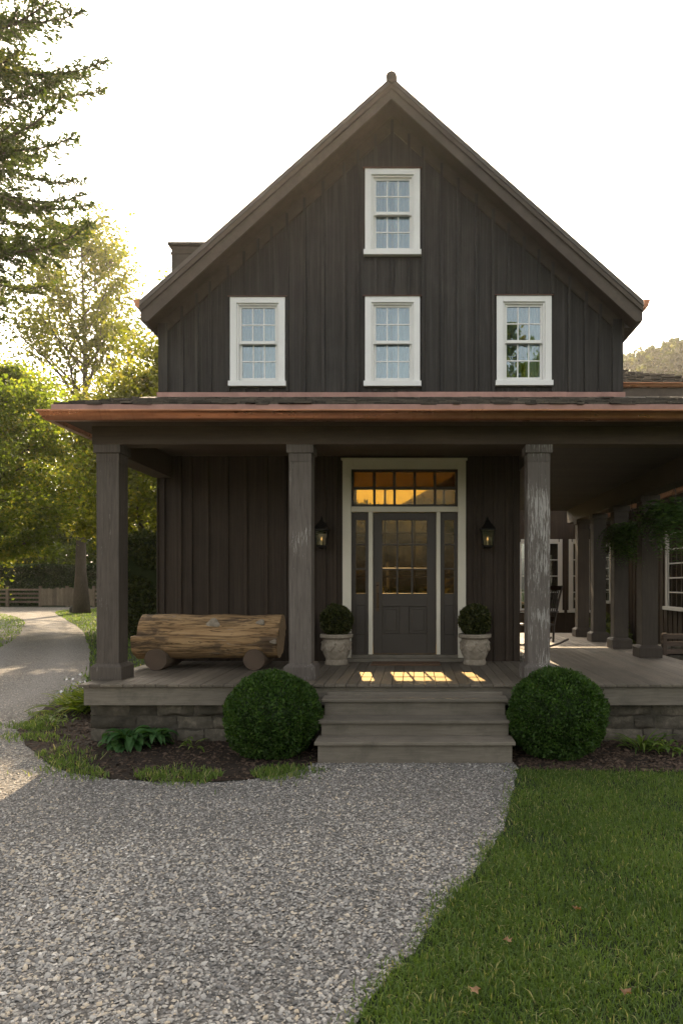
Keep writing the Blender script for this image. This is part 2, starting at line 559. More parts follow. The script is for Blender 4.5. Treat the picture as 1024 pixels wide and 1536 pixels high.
def mat_log():
    t = NT('peeled_log')
    n1 = t.noise(t.coords((0.5, 7, 7)), 3.2, 9, 0.65, 0.5)
    n2 = t.noise(t.coords((1.2, 3, 3)), 1.7, 5, 0.6, 0.4)
    c = t.ramp(n1, [(0.3, (0.11, 0.062, 0.030)), (0.46, (0.33, 0.205, 0.098)), (0.72, (0.50, 0.335, 0.175))])
    c = t.mix(t.ramp(n2, [(0.55, 0.0), (0.62, 0.85)]), c, (0.105, 0.072, 0.046))
    n3 = t.noise(t.coords((0.8, 5, 5)), 2.6, 8, 0.7, 0.8)
    c = t.mix(t.ramp(n3, [(0.60, 0.0), (0.66, 0.6)]), c, (0.36, 0.31, 0.25))
    cr = t.noise(t.coords((0.5, 8, 8)), 2.2, 4, 0.55, 0.9)
    k = t.ramp(cr, [(0.465, 0.0), (0.5, 1.0), (0.535, 0.0)])
    c = t.mix(t.math('MULTIPLY', k, 0.8), c, (0.04, 0.026, 0.015))
    t.color(t.tinted(c, 0.85, 1.15))
    t.b.inputs['Roughness'].default_value = 0.75
    t.b.inputs['Specular IOR Level'].default_value = 0.25
    t.bump(t.math('SUBTRACT', n1, t.math('MULTIPLY', k, 0.6)), 0.7, 0.015)
    return t.m


M['log'] = mat_log()


def mat_endgrain(name, c1, c2, scale=42, axis=0):
    t = NT(name)
    tc = t.new('ShaderNodeTexCoord')
    sx = t.new('ShaderNodeSeparateXYZ')
    t.link(tc.outputs['Object'], sx.inputs[0])
    a, b = [sx.outputs[i] for i in range(3) if i != axis]
    r = t.math('SQRT', t.math('ADD', t.math('MULTIPLY', a, a), t.math('MULTIPLY', b, b)))
    n = t.noise(tc.outputs['Object'], 9, 6, 0.65)
    rr = t.math('ADD', r, t.math('MULTIPLY', n, 0.05))
    w = t.math('SINE', t.math('MULTIPLY', rr, scale * 6.28))
    c = t.ramp(t.math('MULTIPLY_ADD', w, 0.5), [(0.0, c1), (1.0, c2)])
    c.node.inputs[0].links[0].from_node.inputs[2].default_value = 0.5
    c = t.mix(t.ramp(n, [(0.5, 0.0), (0.75, 0.7)]), c, tuple(v * 0.55 for v in c1))
    t.color(c)
    t.b.inputs['Roughness'].default_value = 0.85
    t.bump(n, 0.6, 0.01)
    return t.m


M['logend'] = mat_endgrain('log_end_grain', (0.24, 0.16, 0.09), (0.36, 0.25, 0.145))
M['postend'] = mat_endgrain('support_end_grain', (0.065, 0.042, 0.027), (0.125, 0.085, 0.056), 45, 1)
M['postbark'] = wood('support_bark', (0.06, 0.042, 0.028), (0.13, 0.092, 0.062), (7, 0.8, 7), 0.9, 0.9)

# ------------------------------------------------------------------ world, sun, camera
SUN_EL, SUN_AZ = rad(37.2), rad(-7.0)      # az: from +Y towards +X
w = bpy.data.worlds.new('World')
SC.world = w
w.use_nodes = True
nt = w.node_tree
bg = nt.nodes['Background']
sky = nt.nodes.new('ShaderNodeTexSky')
sky.sky_type = 'NISHITA'
sky.sun_disc = False
sky.sun_elevation = SUN_EL
sky.sun_rotation = SUN_AZ
sky.air_density = 1.0
sky.dust_density = 4.0
sky.ozone_density = 0.6
hsv = nt.nodes.new('ShaderNodeHueSaturation')        # hazy, nearly white sky
hsv.inputs['Saturation'].default_value = 0.42
wm = nt.nodes.new('ShaderNodeMix')
wm.data_type = 'RGBA'
wm.blend_type = 'MULTIPLY'
wm.inputs[0].default_value = 1.0
wm.inputs[7].default_value = (1.0, 0.93, 0.825, 1)
nt.links.new(sky.outputs[0], hsv.inputs['Color'])
nt.links.new(hsv.outputs[0], wm.inputs[6])
nt.links.new(wm.outputs[2], bg.inputs[0])
bg.inputs[1].default_value = 0.15

sd = Vector((math.sin(SUN_AZ) * math.cos(SUN_EL), math.cos(SUN_AZ) * math.cos(SUN_EL), math.sin(SUN_EL)))
ld = bpy.data.lights.new('sun', 'SUN')
ld.energy = 4.2
ld.angle = rad(0.55)
ld.color = (1.0, 0.77, 0.50)
lo = bpy.data.objects.new('sun', ld)
COL.objects.link(lo)
lo.rotation_euler = sd.to_track_quat('Z', 'Y').to_euler()
lo.location = (0, 30, 40)

cd = bpy.data.cameras.new('camera')
cam = bpy.data.objects.new('camera', cd)
COL.objects.link(cam)
cam.location = (0, 0, EYE)
cam.rotation_euler = (rad(90), 0, 0)
cd.sensor_fit = 'VERTICAL'
cd.sensor_height = 36.0
cd.sensor_width = 24.0
cd.lens = 36.0 * F / 1536.0
cd.shift_x = (512 - CX) / 1536.0
cd.shift_y = (HZ - 768) / 1536.0
cd.clip_start = 0.1
cd.clip_end = 3000
SC.camera = cam

vs = SC.view_settings
vs.view_transform = 'Standard'
vs.look = 'None'
vs.gamma = 1.0
vs.use_curve_mapping = False
vs.exposure = 1.78
SC.cycles.max_bounces = 8
SC.cycles.transparent_max_bounces = 16
SC.cycles.caustics_reflective = False
SC.cycles.caustics_refractive = False
SC.cycles.use_denoising = True

# ================================================================== numpy foliage tools
def unit(v):
    return v / np.maximum(np.linalg.norm(v, axis=-1, keepdims=True), 1e-9)


def leaf_cards(C, axis, size, aspect=0.5, rng=RNG, fold=0.25, nrm=None):
    """diamond leaves: C centres (n,3), axis = direction the leaf points in, size (n,)"""
    n = len(C)
    a = unit(axis)
    if nrm is None:
        nrm = rng.normal(size=(n, 3))
    s = unit(np.cross(a, nrm))
    up = np.cross(s, a)
    L = size[:, None]
    b0 = C - a * L * 0.5
    tip = C + a * L * 0.5 - up * L * 0.08
    l = C - a * L * 0.06 + s * L * aspect * 0.5 + up * L * fold * 0.3
    r = C - a * L * 0.06 - s * L * aspect * 0.5 + up * L * fold * 0.3
    V = np.stack([b0, r, tip, l], axis=1).reshape(-1, 3)
    Fq = np.arange(4 * n).reshape(n, 4)
    return V, Fq


def build_leaves(name, m, parent, V, Fq, tint, extra=None):
    groups = [Fq]
    if extra is not None:
        EV, EF, ET = extra
        groups.append(EF + len(V))
        V = np.concatenate([V, EV])
        tint = np.concatenate([tint, ET])
    return mesh_np(name, V, groups, m, parent, tint)


def ico(sub=2):
    t = (1 + 5 ** 0.5) / 2
    v = [(-1, t, 0), (1, t, 0), (-1, -t, 0), (1, -t, 0), (0, -1, t), (0, 1, t), (0, -1, -t), (0, 1, -t), (t, 0, -1), (t, 0, 1), (-t, 0, -1), (-t, 0, 1)]
    f = [(0, 11, 5), (0, 5, 1), (0, 1, 7), (0, 7, 10), (0, 10, 11), (1, 5, 9), (5, 11, 4), (11, 10, 2), (10, 7, 6), (7, 1, 8), (3, 9, 4), (3, 4, 2), (3, 2, 6), (3, 6, 8), (3, 8, 9), (4, 9, 5), (2, 4, 11), (6, 2, 10), (8, 6, 7), (9, 8, 1)]
    v = [np.array(p, float) / np.linalg.norm(p) for p in v]
    for _ in range(sub):
        nf, cache = [], {}

        def mid(a, b):
            k = (min(a, b), max(a, b))
            if k not in cache:
                p = v[a] + v[b]
                v.append(p / np.linalg.norm(p))
                cache[k] = len(v) - 1
            return cache[k]
        for a, b, c in f:
            ab, bc, ca = mid(a, b), mid(b, c), mid(c, a)
            nf += [(a, ab, ca), (b, bc, ab), (c, ca, bc), (ab, bc, ca)]
        f = nf
    return np.array(v), np.array(f)


def lump(p, seed=0.0, k=1.0):
    x, y, z = p[..., 0] * k, p[..., 1] * k, p[..., 2] * k
    return (np.sin(2.1 * x + 1.3 * y + seed) + np.sin(2.7 * y - 1.9 * z + 1.7 * seed) + np.sin(2.3 * z + 1.6 * x + 2.9 * seed)) / 3


def shrub_ball(name, m, parent, c, r, n, size, squash=1.0, lumpy=0.04, seed=1.0, flat=0.0):
    rng = np.random.default_rng(int(seed * 100))
    d = unit(rng.normal(size=(n, 3)))
    rr = r * (1 + lumpy * lump(d, seed, 3.0)) * (1 - 0.17 * rng.random(n) ** 1.6 + 0.05 * (rng.random(n) < 0.05) * rng.random(n)) * (1 + 0.025 * lump(d, seed + 7, 9.0))
    P = d * rr[:, None]
    P[:, 2] *= squash
    if flat:
        P[:, 2] = np.maximum(P[:, 2], -flat)
    ax = d * 0.9 + rng.normal(size=(n, 3)) * 0.55 + np.array([0, 0, 0.25])
    sz = size * (0.7 + 0.6 * rng.random(n))
    V, Fq = leaf_cards(P + np.array(c), ax, sz, 0.55, rng)
    tint = np.clip(0.45 + 0.25 * lump(d, seed + 3, 6) + rng.normal(size=n) * 0.2, 0, 1)
    iv, jf = ico(3)
    iv = iv * r * 0.86
    iv[:, 2] *= squash
    if flat:
        iv[:, 2] = np.maximum(iv[:, 2], -flat)
    return build_leaves(name, m, parent, V, Fq, tint, (iv + np.array(c), jf, np.full(len(jf), 0.05)))


def hedge_mesh(name, m, parent, x0, x1, y0, y1, z1, n, size, seed=1, top_wob=0.1, core=0.12):
    rng = np.random.default_rng(seed)
    fx, fy, ft = (x1 - x0) * z1, (y1 - y0) * z1, (x1 - x0) * (y1 - y0)
    pr = np.array([fx, fy, fy, ft, fx * 0.5])
    face = rng.choice(5, size=n, p=pr / pr.sum())
    u, v = rng.random(n), rng.random(n)
    P = np.zeros((n, 3))
    N = np.zeros((n, 3))
    for k, (fn, nn) in enumerate(((lambda u, v: (x0 + u * (x1 - x0), y0 + 0 * u, v * z1), (0, -1, 0)),
                                  (lambda u, v: (x0 + 0 * u, y0 + u * (y1 - y0), v * z1), (-1, 0, 0)),
                                  (lambda u, v: (x1 + 0 * u, y0 + u * (y1 - y0), v * z1), (1, 0, 0)),
                                  (lambda u, v: (x0 + u * (x1 - x0), y0 + v * (y1 - y0), z1 + 0 * u), (0, 0, 1)),
                                  (lambda u, v: (x0 + u * (x1 - x0), y1 + 0 * u, v * z1), (0, 1, 0)))):
        s = face == k
        a, b, c = fn(u[s], v[s])
        P[s] = np.stack([a, b, c], 1)
        N[s] = nn
    wob = lump(P, seed, 1.1) * top_wob + lump(P, seed + 2, 3.1) * top_wob * 0.6
    P = P + N * (wob - 0.12 * rng.random(n))[:, None] * 1.0
    P[:, 2] += (P[:, 2] > z1 * 0.85) * lump(P, seed + 5, 0.9) * top_wob
    P[:, 2] = np.maximum(P[:, 2], 0.03)
    ax = N * 0.7 + rng.normal(size=(n, 3)) * 0.7 + np.array([0, 0, 0.3])
    V, Fq = leaf_cards(P, ax, size * (0.7 + 0.6 * rng.random(n)), 0.6, rng)
    tint = np.clip(0.45 + 0.3 * lump(P, seed + 8, 1.7) + rng.normal(size=n) * 0.18, 0, 1)
    c = core
    bx = np.array([(a, b, d) for d in (0, z1 - c) for a, b in ((x0 + c, y0 + c), (x1 - c, y0 + c), (x1 - c, y1 - c), (x0 + c, y1 - c))], float)
    bf = np.array([(0, 1, 5, 4), (1, 2, 6, 5), (2, 3, 7, 6), (3, 0, 4, 7), (4, 5, 6, 7)])
    return build_leaves(name, m, parent, V, Fq, tint, (bx, bf, np.full(5, 0.0)))


def make_tree(name, label, cat, base, height, crown_r, crown_z0, n_limbs, leaves, lsize, mleaf, seed=1, trunk_r=0.25, twigs=6,
              spread=0.35, up=0.45, lean=(0, 0), group=None, tint_mid=0.5, taper_top=0.45, aim=None, droop=0.0, split=0, tight=0.22):
    rng = np.random.default_rng(seed)
    rr = random.Random(seed)
    t = thing(name, base, label, cat, group)
    B = Vector(base)
    mb = MB()
    top = B + Vector((lean[0], lean[1], height * 0.93))
    K = 9
    path = []
    for i in range(K + 1):
        s = i / K
        path.append(B.lerp(top, s) + Vector((math.sin(s * 5 + seed) * 0.12, math.cos(s * 4 + seed * 2) * 0.12, 0)) * min(1, s * 3) * height * 0.05)
    rads = [trunk_r * (1.5 if i == 0 else 1.0) * max(0.06, (1 - 0.93 * (i / K) ** 0.9)) for i in range(K + 1)]
    mb.tube(path, rads, 9)

    def at(s):
        s = max(0, min(0.9999, s)) * K
        i = int(s)
        return path[i].lerp(path[i + 1], s - i), rads[i] * (1 - (s - i)) + rads[i + 1] * (s - i)
    tips = []
    for k in range(n_limbs):
        f = (k + rr.random()) / n_limbs
        s = (crown_z0 / height) + (0.97 - crown_z0 / height) * f
        p, r0 = at(s)
        ang = k * 2.399 + rr.uniform(-0.4, 0.4)
        prof = math.sin(math.pi * min(1, (0.28 + 0.72 * f))) ** 0.6 if f > 0.0 else 0.6
        prof = max(taper_top * 0.4, prof)
        ln = crown_r * prof * rr.uniform(0.75, 1.15)
        d = Vector((math.cos(ang), math.sin(ang), up + rr.uniform(-0.15, 0.3)))
        if aim is not None:
            d = (d + Vector(aim) * rr.uniform(0.2, 1.0))
        d.normalize()
        pts, rs = [p], [min(r0 * 0.7, trunk_r * 0.42)]
        q = p.copy()
        dd = d.copy()
        n = 5
        for i in range(n):
            dd = (dd + Vector((rr.uniform(-.2, .2), rr.uniform(-.2, .2), rr.uniform(-.1, .2) - droop * (i / n)))).normalized()
            q = q + dd * ln / n
            pts.append(q.copy())
            rs.append(rs[0] * (1 - 0.9 * (i + 1) / n) + 0.006)
        mb.tube(pts, rs, 5, cap=False)
        for j in range(twigs):
            g = rr.uniform(0.25, 1.0)
            i = min(n - 1, int(g * n))
            a = pts[i].lerp(pts[i + 1], g * n - i)
            tdir = (dd + Vector((rr.uniform(-1, 1), rr.uniform(-1, 1), rr.uniform(-0.5, 0.9)))).normalized()
            tl = ln * rr.uniform(0.22, 0.5) * spread / 0.35
            e = a + tdir * tl
            mb.tube([a, a.lerp(e, 0.5) + Vector((0, 0, tl * 0.05)), e], [rs[i] * 0.45 + 0.004, 0.008, 0.004], 4, cap=False)
            for q2 in np.linspace(0.3, 1.05, 5):
                tips.append((a.lerp(e, q2), tdir, tl))
    mb.build('trunk', M['bark'], t, smooth=True)
    T = np.array([tuple(p[0]) for p in tips])
    TD = np.array([tuple(p[1]) for p in tips])
    TL = np.array([p[2] for p in tips])
    pw = np.sqrt(TL)
    idx = rng.choice(len(T), size=leaves, p=pw / pw.sum())
    sp = np.clip(TL[idx] * tight, 0.05, 0.8)
    C = T[idx] + rng.normal(size=(leaves, 3)) * sp[:, None] * np.array([1, 1, 0.8])
    C[:, 2] = np.maximum(C[:, 2], base[2] + 0.5)
    ax = TD[idx] * 0.6 + rng.normal(size=(leaves, 3)) * 0.8 + np.array([0, 0, -0.25])
    V, Fq = leaf_cards(C, ax, lsize * (0.6 + 0.8 * rng.random(leaves)), 0.62, rng)
    cl = rng.normal(size=len(T) // 5 + 1)[idx // 5]
    tint = np.clip(tint_mid + 0.16 * cl + rng.normal(size=leaves) * 0.16, 0, 1)
    mesh_np('crown', V, [Fq], mleaf, t, tint)
    return t


def make_conifer(name, label, cat, base, height, R0, z0, n_limbs, mleaf, seed, group):
    rr = random.Random(seed)
    rng = np.random.default_rng(seed)
    t = thing(name, base, label, cat, group)
    B = Vector(base)
    mb = MB()
    mb.tube([B + Vector((0, 0, height * k / 8)) + Vector((0.06 * math.sin(k), 0.06 * math.cos(2 * k), 0)) for k in range(9)], [0.36 * (1.25 if k == 0 else 1) * (1 - 0.95 * k / 8) + 0.01 for k in range(9)], 9)
    C, A, Z, T = [], [], [], []
    for k in range(n_limbs):
        f = (k + rr.random() * 0.9) / n_limbs
        z = z0 + (height * 0.97 - z0) * f
        ln = R0 * (1.0 - 0.82 * max(0, f - 0.12) / 0.88) * rr.uniform(0.62, 1.12)
        az = k * 2.399 + rr.uniform(-.4, .4)
        d = Vector((math.cos(az), math.sin(az), 0))
        sd_ = Vector((-d.y, d.x, 0))
        n = 12
        el = rr.uniform(-0.05, 0.35)
        p = B + Vector((0, 0, z))
        pts = [p.copy()]
        for i in range(n):
            e = el - 0.75 * math.sin(math.pi * min(1, i / n * 1.1)) * 0.6 + 0.45 * (i / n) ** 2
            p = p + (d * math.cos(e) + Vector((0, 0, math.sin(e)))) * ln / n
            pts.append(p.copy())
        mb.tube(pts, [0.05 * (1 - 0.9 * i / n) + 0.005 for i in range(n + 1)], 5, cap=False)
        lt = rr.gauss(0.48, 0.13)
        nt_ = int(ln / 0.125)
        for j in range(2, nt_ + 1):
            u = j / nt_
            x = u * n
            i = min(n - 1, int(x))
            q = pts[i].lerp(pts[i + 1], x - i)
            ax = (pts[i + 1] - pts[i]).normalized()
            for sg in (-1, 1):
                tl = (0.14 + 0.30 * ln * (1 - u) ** 0.8 * min(1, 3.5 * u)) * rr.uniform(0.5, 1.15)
                td = (ax * rr.uniform(0.6, 1.0) + sd_ * sg * rr.uniform(0.5, 1.0) + Vector((0, 0, rr.uniform(-0.6, 0.45)))).normalized()
                e_ = q + td * tl + Vector((0, 0, -0.12 * tl))
                if tl > 0.25:
                    mb.tube([q, e_], [0.008, 0.003], 3, cap=False)
                m_n = int(6 + tl * 40)
                for _ in range(m_n):
                    s_ = rr.random()
                    C.append(tuple(q.lerp(e_, s_) + Vector((rr.gauss(0, .035), rr.gauss(0, .035), rr.gauss(0, .03)))))
                    A.append(tuple(td + Vector((rr.gauss(0, .5), rr.gauss(0, .5), rr.gauss(0, .4)))))
                    Z.append(rr.uniform(0.07, 0.135))
                    T.append(lt + rr.gauss(0, 0.14) + 0.12 * u)
    mb.build('trunk', M['bark'], t, smooth=True)
    V, Fq = leaf_cards(np.array(C), np.array(A), np.array(Z), 0.42, rng)
    mesh_np('crown', V, [Fq], mleaf, t, np.clip(np.array(T), 0, 1))
    return t


# ================================================================== SETTING: ground
def struct(o):
    o['kind'] = 'structure'
    return o


gv = np.array([(-700, -200, 0), (700, -200, 0), (700, 900, 0), (-700, 900, 0)], float)
struct(mesh_np('ground', gv, [np.array([[0, 1, 2, 3]])], M['earth']))


def flat_poly(name, pts, z, m):
    tris = tessellate_polygon([[Vector((p[0], p[1], 0)) for p in pts]])
    V = np.array([(p[0], p[1], z) for p in pts])
    Fs = []
    for t in tris:
        a, b, c = [pts[i] for i in t]
        cr = (b[0] - a[0]) * (c[1] - a[1]) - (b[1] - a[1]) * (c[0] - a[0])
        Fs.append(tuple(t) if cr > 0 else tuple(t)[::-1])
    return mesh_np(name, V, [np.array(Fs)], m)


def smooth_line(pts, k=6, jit=0.0, seed=3):
    rr = random.Random(seed)
    out = []
    n = len(pts)
    for i in range(n - 1):
        p0, p1, p2, p3 = pts[max(i - 1, 0)], pts[i], pts[i + 1], pts[min(i + 2, n - 1)]
        for j in range(k):
            t = j / k
            q = []
            for a in (0, 1):
                q.append(0.5 * ((2 * p1[a]) + (-p0[a] + p2[a]) * t + (2 * p0[a] - 5 * p1[a] + 4 * p2[a] - p3[a]) * t * t + (-p0[a] + 3 * p1[a] - 3 * p2[a] + p3[a]) * t ** 3))
            if jit and 0 < i + j:
                q = [q[0] + rr.uniform(-jit, jit), q[1] + rr.uniform(-jit, jit)]
            out.append(tuple(q))
    out.append(tuple(pts[-1]))
    return out


lawn_edge = smooth_line([(-1.7, -4), (-0.95, 0.5), (-0.26, 2.95), (-0.10, 3.34), (0.064, 3.72), (0.28, 4.29), (0.56, 4.94), (0.825, 6.0), (1.04, 7.0)], 6, 0.025)
bed_edge = smooth_line([(-1.04, 7.2), (-1.26, 6.84), (-1.72, 6.56), (-2.66, 6.56), (-3.69, 7.08), (-4.82, 8.46), (-5.19, 9.27), (-5.9, 11.6)], 6, 0.02)
drive_right = smooth_line([(-5.9, 11.6), (-7.3, 15.5), (-10.5, 22.2), (-14.4, 29.6), (-22.0, 42.5), (-23.6, 46.5), (-23.0, 49.5)], 6, 0.03)
drive_left = smooth_line([(-9.6, -4), (-9.6, 6), (-9.7, 11), (-10.2, 15), (-11.7, 19.4), (-14.6, 25.7), (-19.8, 35), (-25.6, 42.5), (-29.5, 46), (-37, 47.5)], 6, 0.03)
fore = lawn_edge + [(1.04, 7.35), (-1.04, 7.35)] + bed_edge + drive_right + [(-24, 53), (-37, 53)] + drive_left[::-1]
gf = flat_poly('gravel_forecourt', fore, 0.004, M['gravel'])
struct(gf)
# wheel tracks: a strip of the same gravel, packed paler in two bands
ctr = smooth_line([(-6.4, 5.5), (-6.9, 8.5), (-7.4, 12.0), (-8.9, 15.6), (-12.0, 22.0), (-16.4, 29.5), (-20.6, 36), (-24.5, 43.0)], 8)
TV, TA = [], []
prof = [(-1.25, 0), (-1.0, 0.25), (-0.72, 1), (-0.45, 0.7), (-0.2, 0.1), (0.2, 0.1), (0.45, 0.7), (0.72, 1), (1.0, 0.25), (1.25, 0)]
for i, p in enumerate(ctr):
    a, b = ctr[max(i - 1, 0)], ctr[min(i + 1, len(ctr) - 1)]
    d = Vector((b[0] - a[0], b[1] - a[1], 0)).normalized()
    nrm = Vector((d.y, -d.x, 0))
    fade = min(1, i / 14)
    for (o_, k_) in prof:
        q = Vector((p[0], p[1], 0.008)) + nrm * o_ * 1.15
        TV.append(tuple(q))
        TA.append(k_ * fade)
m_ = len(prof)
TF = np.array([(i * m_ + j, i * m_ + j + 1, (i + 1) * m_ + j + 1, (i + 1) * m_ + j) for i in range(len(ctr) - 1) for j in range(m_ - 1)])
TF = TF[:, ::-1] if False else TF
struct(mesh_np('driveway', np.array(TV), [TF], M['gravel'], vattr={'track': TA}))

bedL = bed_edge[:-3] + [(-5.2, 10.9), (-3.86, 10.9), (-3.86, 8.25), (-1.0, 8.25), (-1.0, 7.25)]
struct(flat_poly('garden_bed', bedL, 0.012, M['soil']))
bedR = [(1.02, 7.25), (1.05, 6.98)] + smooth_line([(1.2, 6.93), (2.2, 6.86), (3.2, 6.84), (4.4, 6.9), (6.0, 7.0)], 6, 0.02) + [(6.0, 8.25), (1.02, 8.25)]
struct(flat_poly('flower_bed', bedR, 0.012, M['soil']))


def pts_in_poly(P, poly):
    x, y = P[:, 0], P[:, 1]
    ins = np.zeros(len(P), bool)
    n = len(poly)
    for i in range(n):
        x0, y0 = poly[i]
        x1, y1 = poly[(i + 1) % n]
        if y0 == y1: continue
        c = ((y0 > y) != (y1 > y)) & (x < (x1 - x0) * (y - y0) / (y1 - y0) + x0)
        ins ^= c
    return ins


def sample(n, x0, x1, y0, y1, dens=None, rng=RNG):
    P = np.stack([rng.uniform(x0, x1, n), rng.uniform(y0, y1, n)], 1)
    if dens is not None:
        P = P[rng.random(n) < dens(P)]
    return P


# loose gravel stones
def scatter_stones(name, P, size, m, z=0.004, flat=0.55, tint=None, seed=2):
    rng = np.random.default_rng(seed)
    iv = np.array([(1, 0, 0), (-1, 0, 0), (0, 1, 0), (0, -1, 0), (.45, .45, .75), (-.45, .45, .75), (-.45, -.45, .75), (.45, -.45, .75), (0, 0, -.6)], float)
    jf = np.array([(4, 5, 6), (4, 6, 7), (0, 4, 7), (2, 5, 4), (1, 6, 5), (3, 7, 6), (0, 2, 4), (2, 1, 5), (1, 3, 6), (3, 0, 7)])
    K9 = len(iv)
    n = len(P)
    s = size * np.clip(np.exp(rng.normal(size=n) * 0.40), 0.4, 1.9)
    S = np.stack([s * rng.uniform(0.7, 1.4, n), s * rng.uniform(0.6, 1.1, n), s * flat * rng.uniform(0.7, 1.2, n)], 1)
    a = rng.uniform(0, 2 * np.pi, n)
    tl = rng.normal(size=(n, 2)) * 0.25
    base = iv[None] * (1 + 0.22 * rng.normal(size=(n, K9, 1)))
    Q = base * S[:, None, :]
    Q[..., 2] += Q[..., 0] * tl[:, :1] + Q[..., 1] * tl[:, 1:]
    x = Q[..., 0] * np.cos(a)[:, None] - Q[..., 1] * np.sin(a)[:, None]
    y = Q[..., 0] * np.sin(a)[:, None] + Q[..., 1] * np.cos(a)[:, None]
    V = np.stack([x + P[:, :1], y + P[:, 1:2], Q[..., 2] + z + (S[:, 2] * 0.45)[:, None]], -1).reshape(-1, 3)
    Fs = (jf[None] + (np.arange(n) * K9)[:, None, None]).reshape(-1, 3)
    if tint is None:
        q3 = np.stack([P[:, 0], P[:, 1], 0 * P[:, 0]], 1)
        tint = np.clip(rng.beta(2.0, 2.2, n) + 0.15 * lump(q3, 1.4, 0.9) + 0.07 * lump(q3, 5.4, 2.3), 0, 1)
    return mesh_np(name, V, [Fs], m, None, np.repeat(tint, len(jf)))


gp = sample(760000, -11.0, 1.3, 2.5, 17.0, lambda p: np.clip((3.6 / p[:, 1]) ** 1.4, 0, 1) * np.clip((17.0 - p[:, 1]) / 8.0, 0, 1))
gp = gp[(np.abs(gp[:, 0]) < 0.75 * gp[:, 1] + 0.6)]
gp = gp[pts_in_poly(gp, fore)]
st = scatter_stones('gravel_stones', gp, np.where(gp[:, 1] < 5.0, 0.0080, 0.0068) , M['pebble'])
tag(st, 'loose grey gravel stones covering the forecourt in front of the steps', 'gravel', kind='stuff')
# a few stones strayed into the lawn border and the bed rim
# mulch chips
cp = np.concatenate([sample(9000, -5.4, -0.9, 6.4, 10.8), sample(5000, 1.0, 4.6, 6.8, 8.3)])
cp = cp[pts_in_poly(cp, bedL) | pts_in_poly(cp, bedR)]
mu = scatter_stones('mulch', cp, 0.016, M['chip'], 0.012, 0.3, seed=5)
tag(mu, 'dark bark mulch chips strewn over the garden beds by the porch', 'mulch', kind='stuff')


# grass
def grass(name, P, h, wd, label, seed=1, dry=0.06, lean=0.55, z=0.0):
    rng = np.random.default_rng(seed)
    n = len(P)
    a = rng.uniform(0, 2 * np.pi, n)
    H = h * np.exp(rng.normal(size=n) * 0.3)
    W = wd * (0.7 + 0.6 * rng.random(n))
    ld_ = rng.uniform(0, 2 * np.pi, n)
    lm = np.abs(rng.normal(size=n)) * lean
    sx, sy = np.cos(a) * W, np.sin(a) * W
    dx, dy = np.cos(ld_) * lm * H, np.sin(ld_) * lm * H
    X, Y = P[:, 0], P[:, 1]
    zz = np.full(n, z)
    V = np.stack([np.stack([X - sx, Y - sy, zz], 1), np.stack([X + sx, Y + sy, zz], 1),
                  np.stack([X + dx * .4 + sx * .8, Y + dy * .4 + sy * .8, z + H * .6], 1),
                  np.stack([X + dx * .4 - sx * .8, Y + dy * .4 - sy * .8, z + H * .6], 1),
                  np.stack([X + dx, Y + dy, z + H * np.clip(1 - lm * .3, .5, 1)], 1)], 1).reshape(-1, 3)
    b = np.arange(n) * 5
    Q = np.stack([b, b + 1, b + 2, b + 3], 1)
    T = np.stack([b + 3, b + 2, b + 4], 1)
    patch = lump(np.stack([X, Y, 0 * X], 1), seed, 1.7) * 0.16 + lump(np.stack([X, Y, 0 * X], 1), seed + 4, 5.1) * 0.1
    t = np.clip(0.42 + patch + rng.normal(size=n) * 0.14, 0.0, 0.8)
    t = np.where(rng.random(n) < dry, rng.uniform(0.85, 1.0, n), t)
    o = mesh_np(name, V, [Q, T], M['grass'], None, np.concatenate([t, t]))
    return tag(o, label, 'grass', kind='stuff')


lawn_poly = lawn_edge + smooth_line([(1.05, 6.98), (1.2, 6.93), (2.2, 6.86), (3.2, 6.84), (4.4, 6.9), (6.0, 7.0)], 6) + [(6.0, -4)]
lp = sample(470000, -0.8, 5.2, 2.3, 7.1, lambda p: np.clip((3.2 / p[:, 1]) ** 1.0, 0, 1) * np.clip(0.8 + 0.5 * lump(np.stack([p[:, 0], p[:, 1], 0 * p[:, 0]], 1), 2, 3.3), 0.25, 1))
lp = lp[lp[:, 0] < 0.55 * lp[:, 1] + 0.7]
lp = lp[pts_in_poly(lp + RNG.normal(size=lp.shape) * 0.06 + 0.05 * np.stack([lump(np.stack([lp[:, 0], lp[:, 1], 0 * lp[:, 0]], 1), 9.0, 3.2), 0 * lp[:, 0]], 1), lawn_poly)]
grass('lawn_grass', lp, 0.033, 0.0030, 'mown green lawn grass in the right foreground beside the gravel', 3, 0.08, 0.95)
# grass on the far left lawns
fp = sample(90000, -34, -4.3, 9.5, 52)
fp = fp[~pts_in_poly(fp, fore) & ~pts_in_poly(fp, bedL)]
fp = fp[np.abs(fp[:, 0]) < 0.66 * fp[:, 1] + 1]
grass('meadow_grass', fp, 0.075, 0.012, 'short grass on the lawns either side of the curving driveway', 4, 0.03)
# weedy rim of the left bed
be = np.array(bed_edge[6:38])
k = RNG.integers(0, len(be), 5200)
vp = be[k] + RNG.normal(size=(5200, 2)) * np.array([0.17, 0.15]) + np.array([0.06, 0.12])
vp = vp[lump(np.stack([vp[:, 0], vp[:, 1], 0 * vp[:, 0]], 1), 2.2, 3.0) > -0.12]
grass('verge_grass', vp, 0.05, 0.005, 'patchy weedy grass along the rim of the left garden bed', 5, 0.1, 0.8, 0.012)
gp2 = sample(9000, 4.1, 6.0, 9.0, 23)
grass('courtyard_grass', gp2, 0.12, 0.012, 'shaded grass in the courtyard right of the side porch', 6, 0.03)

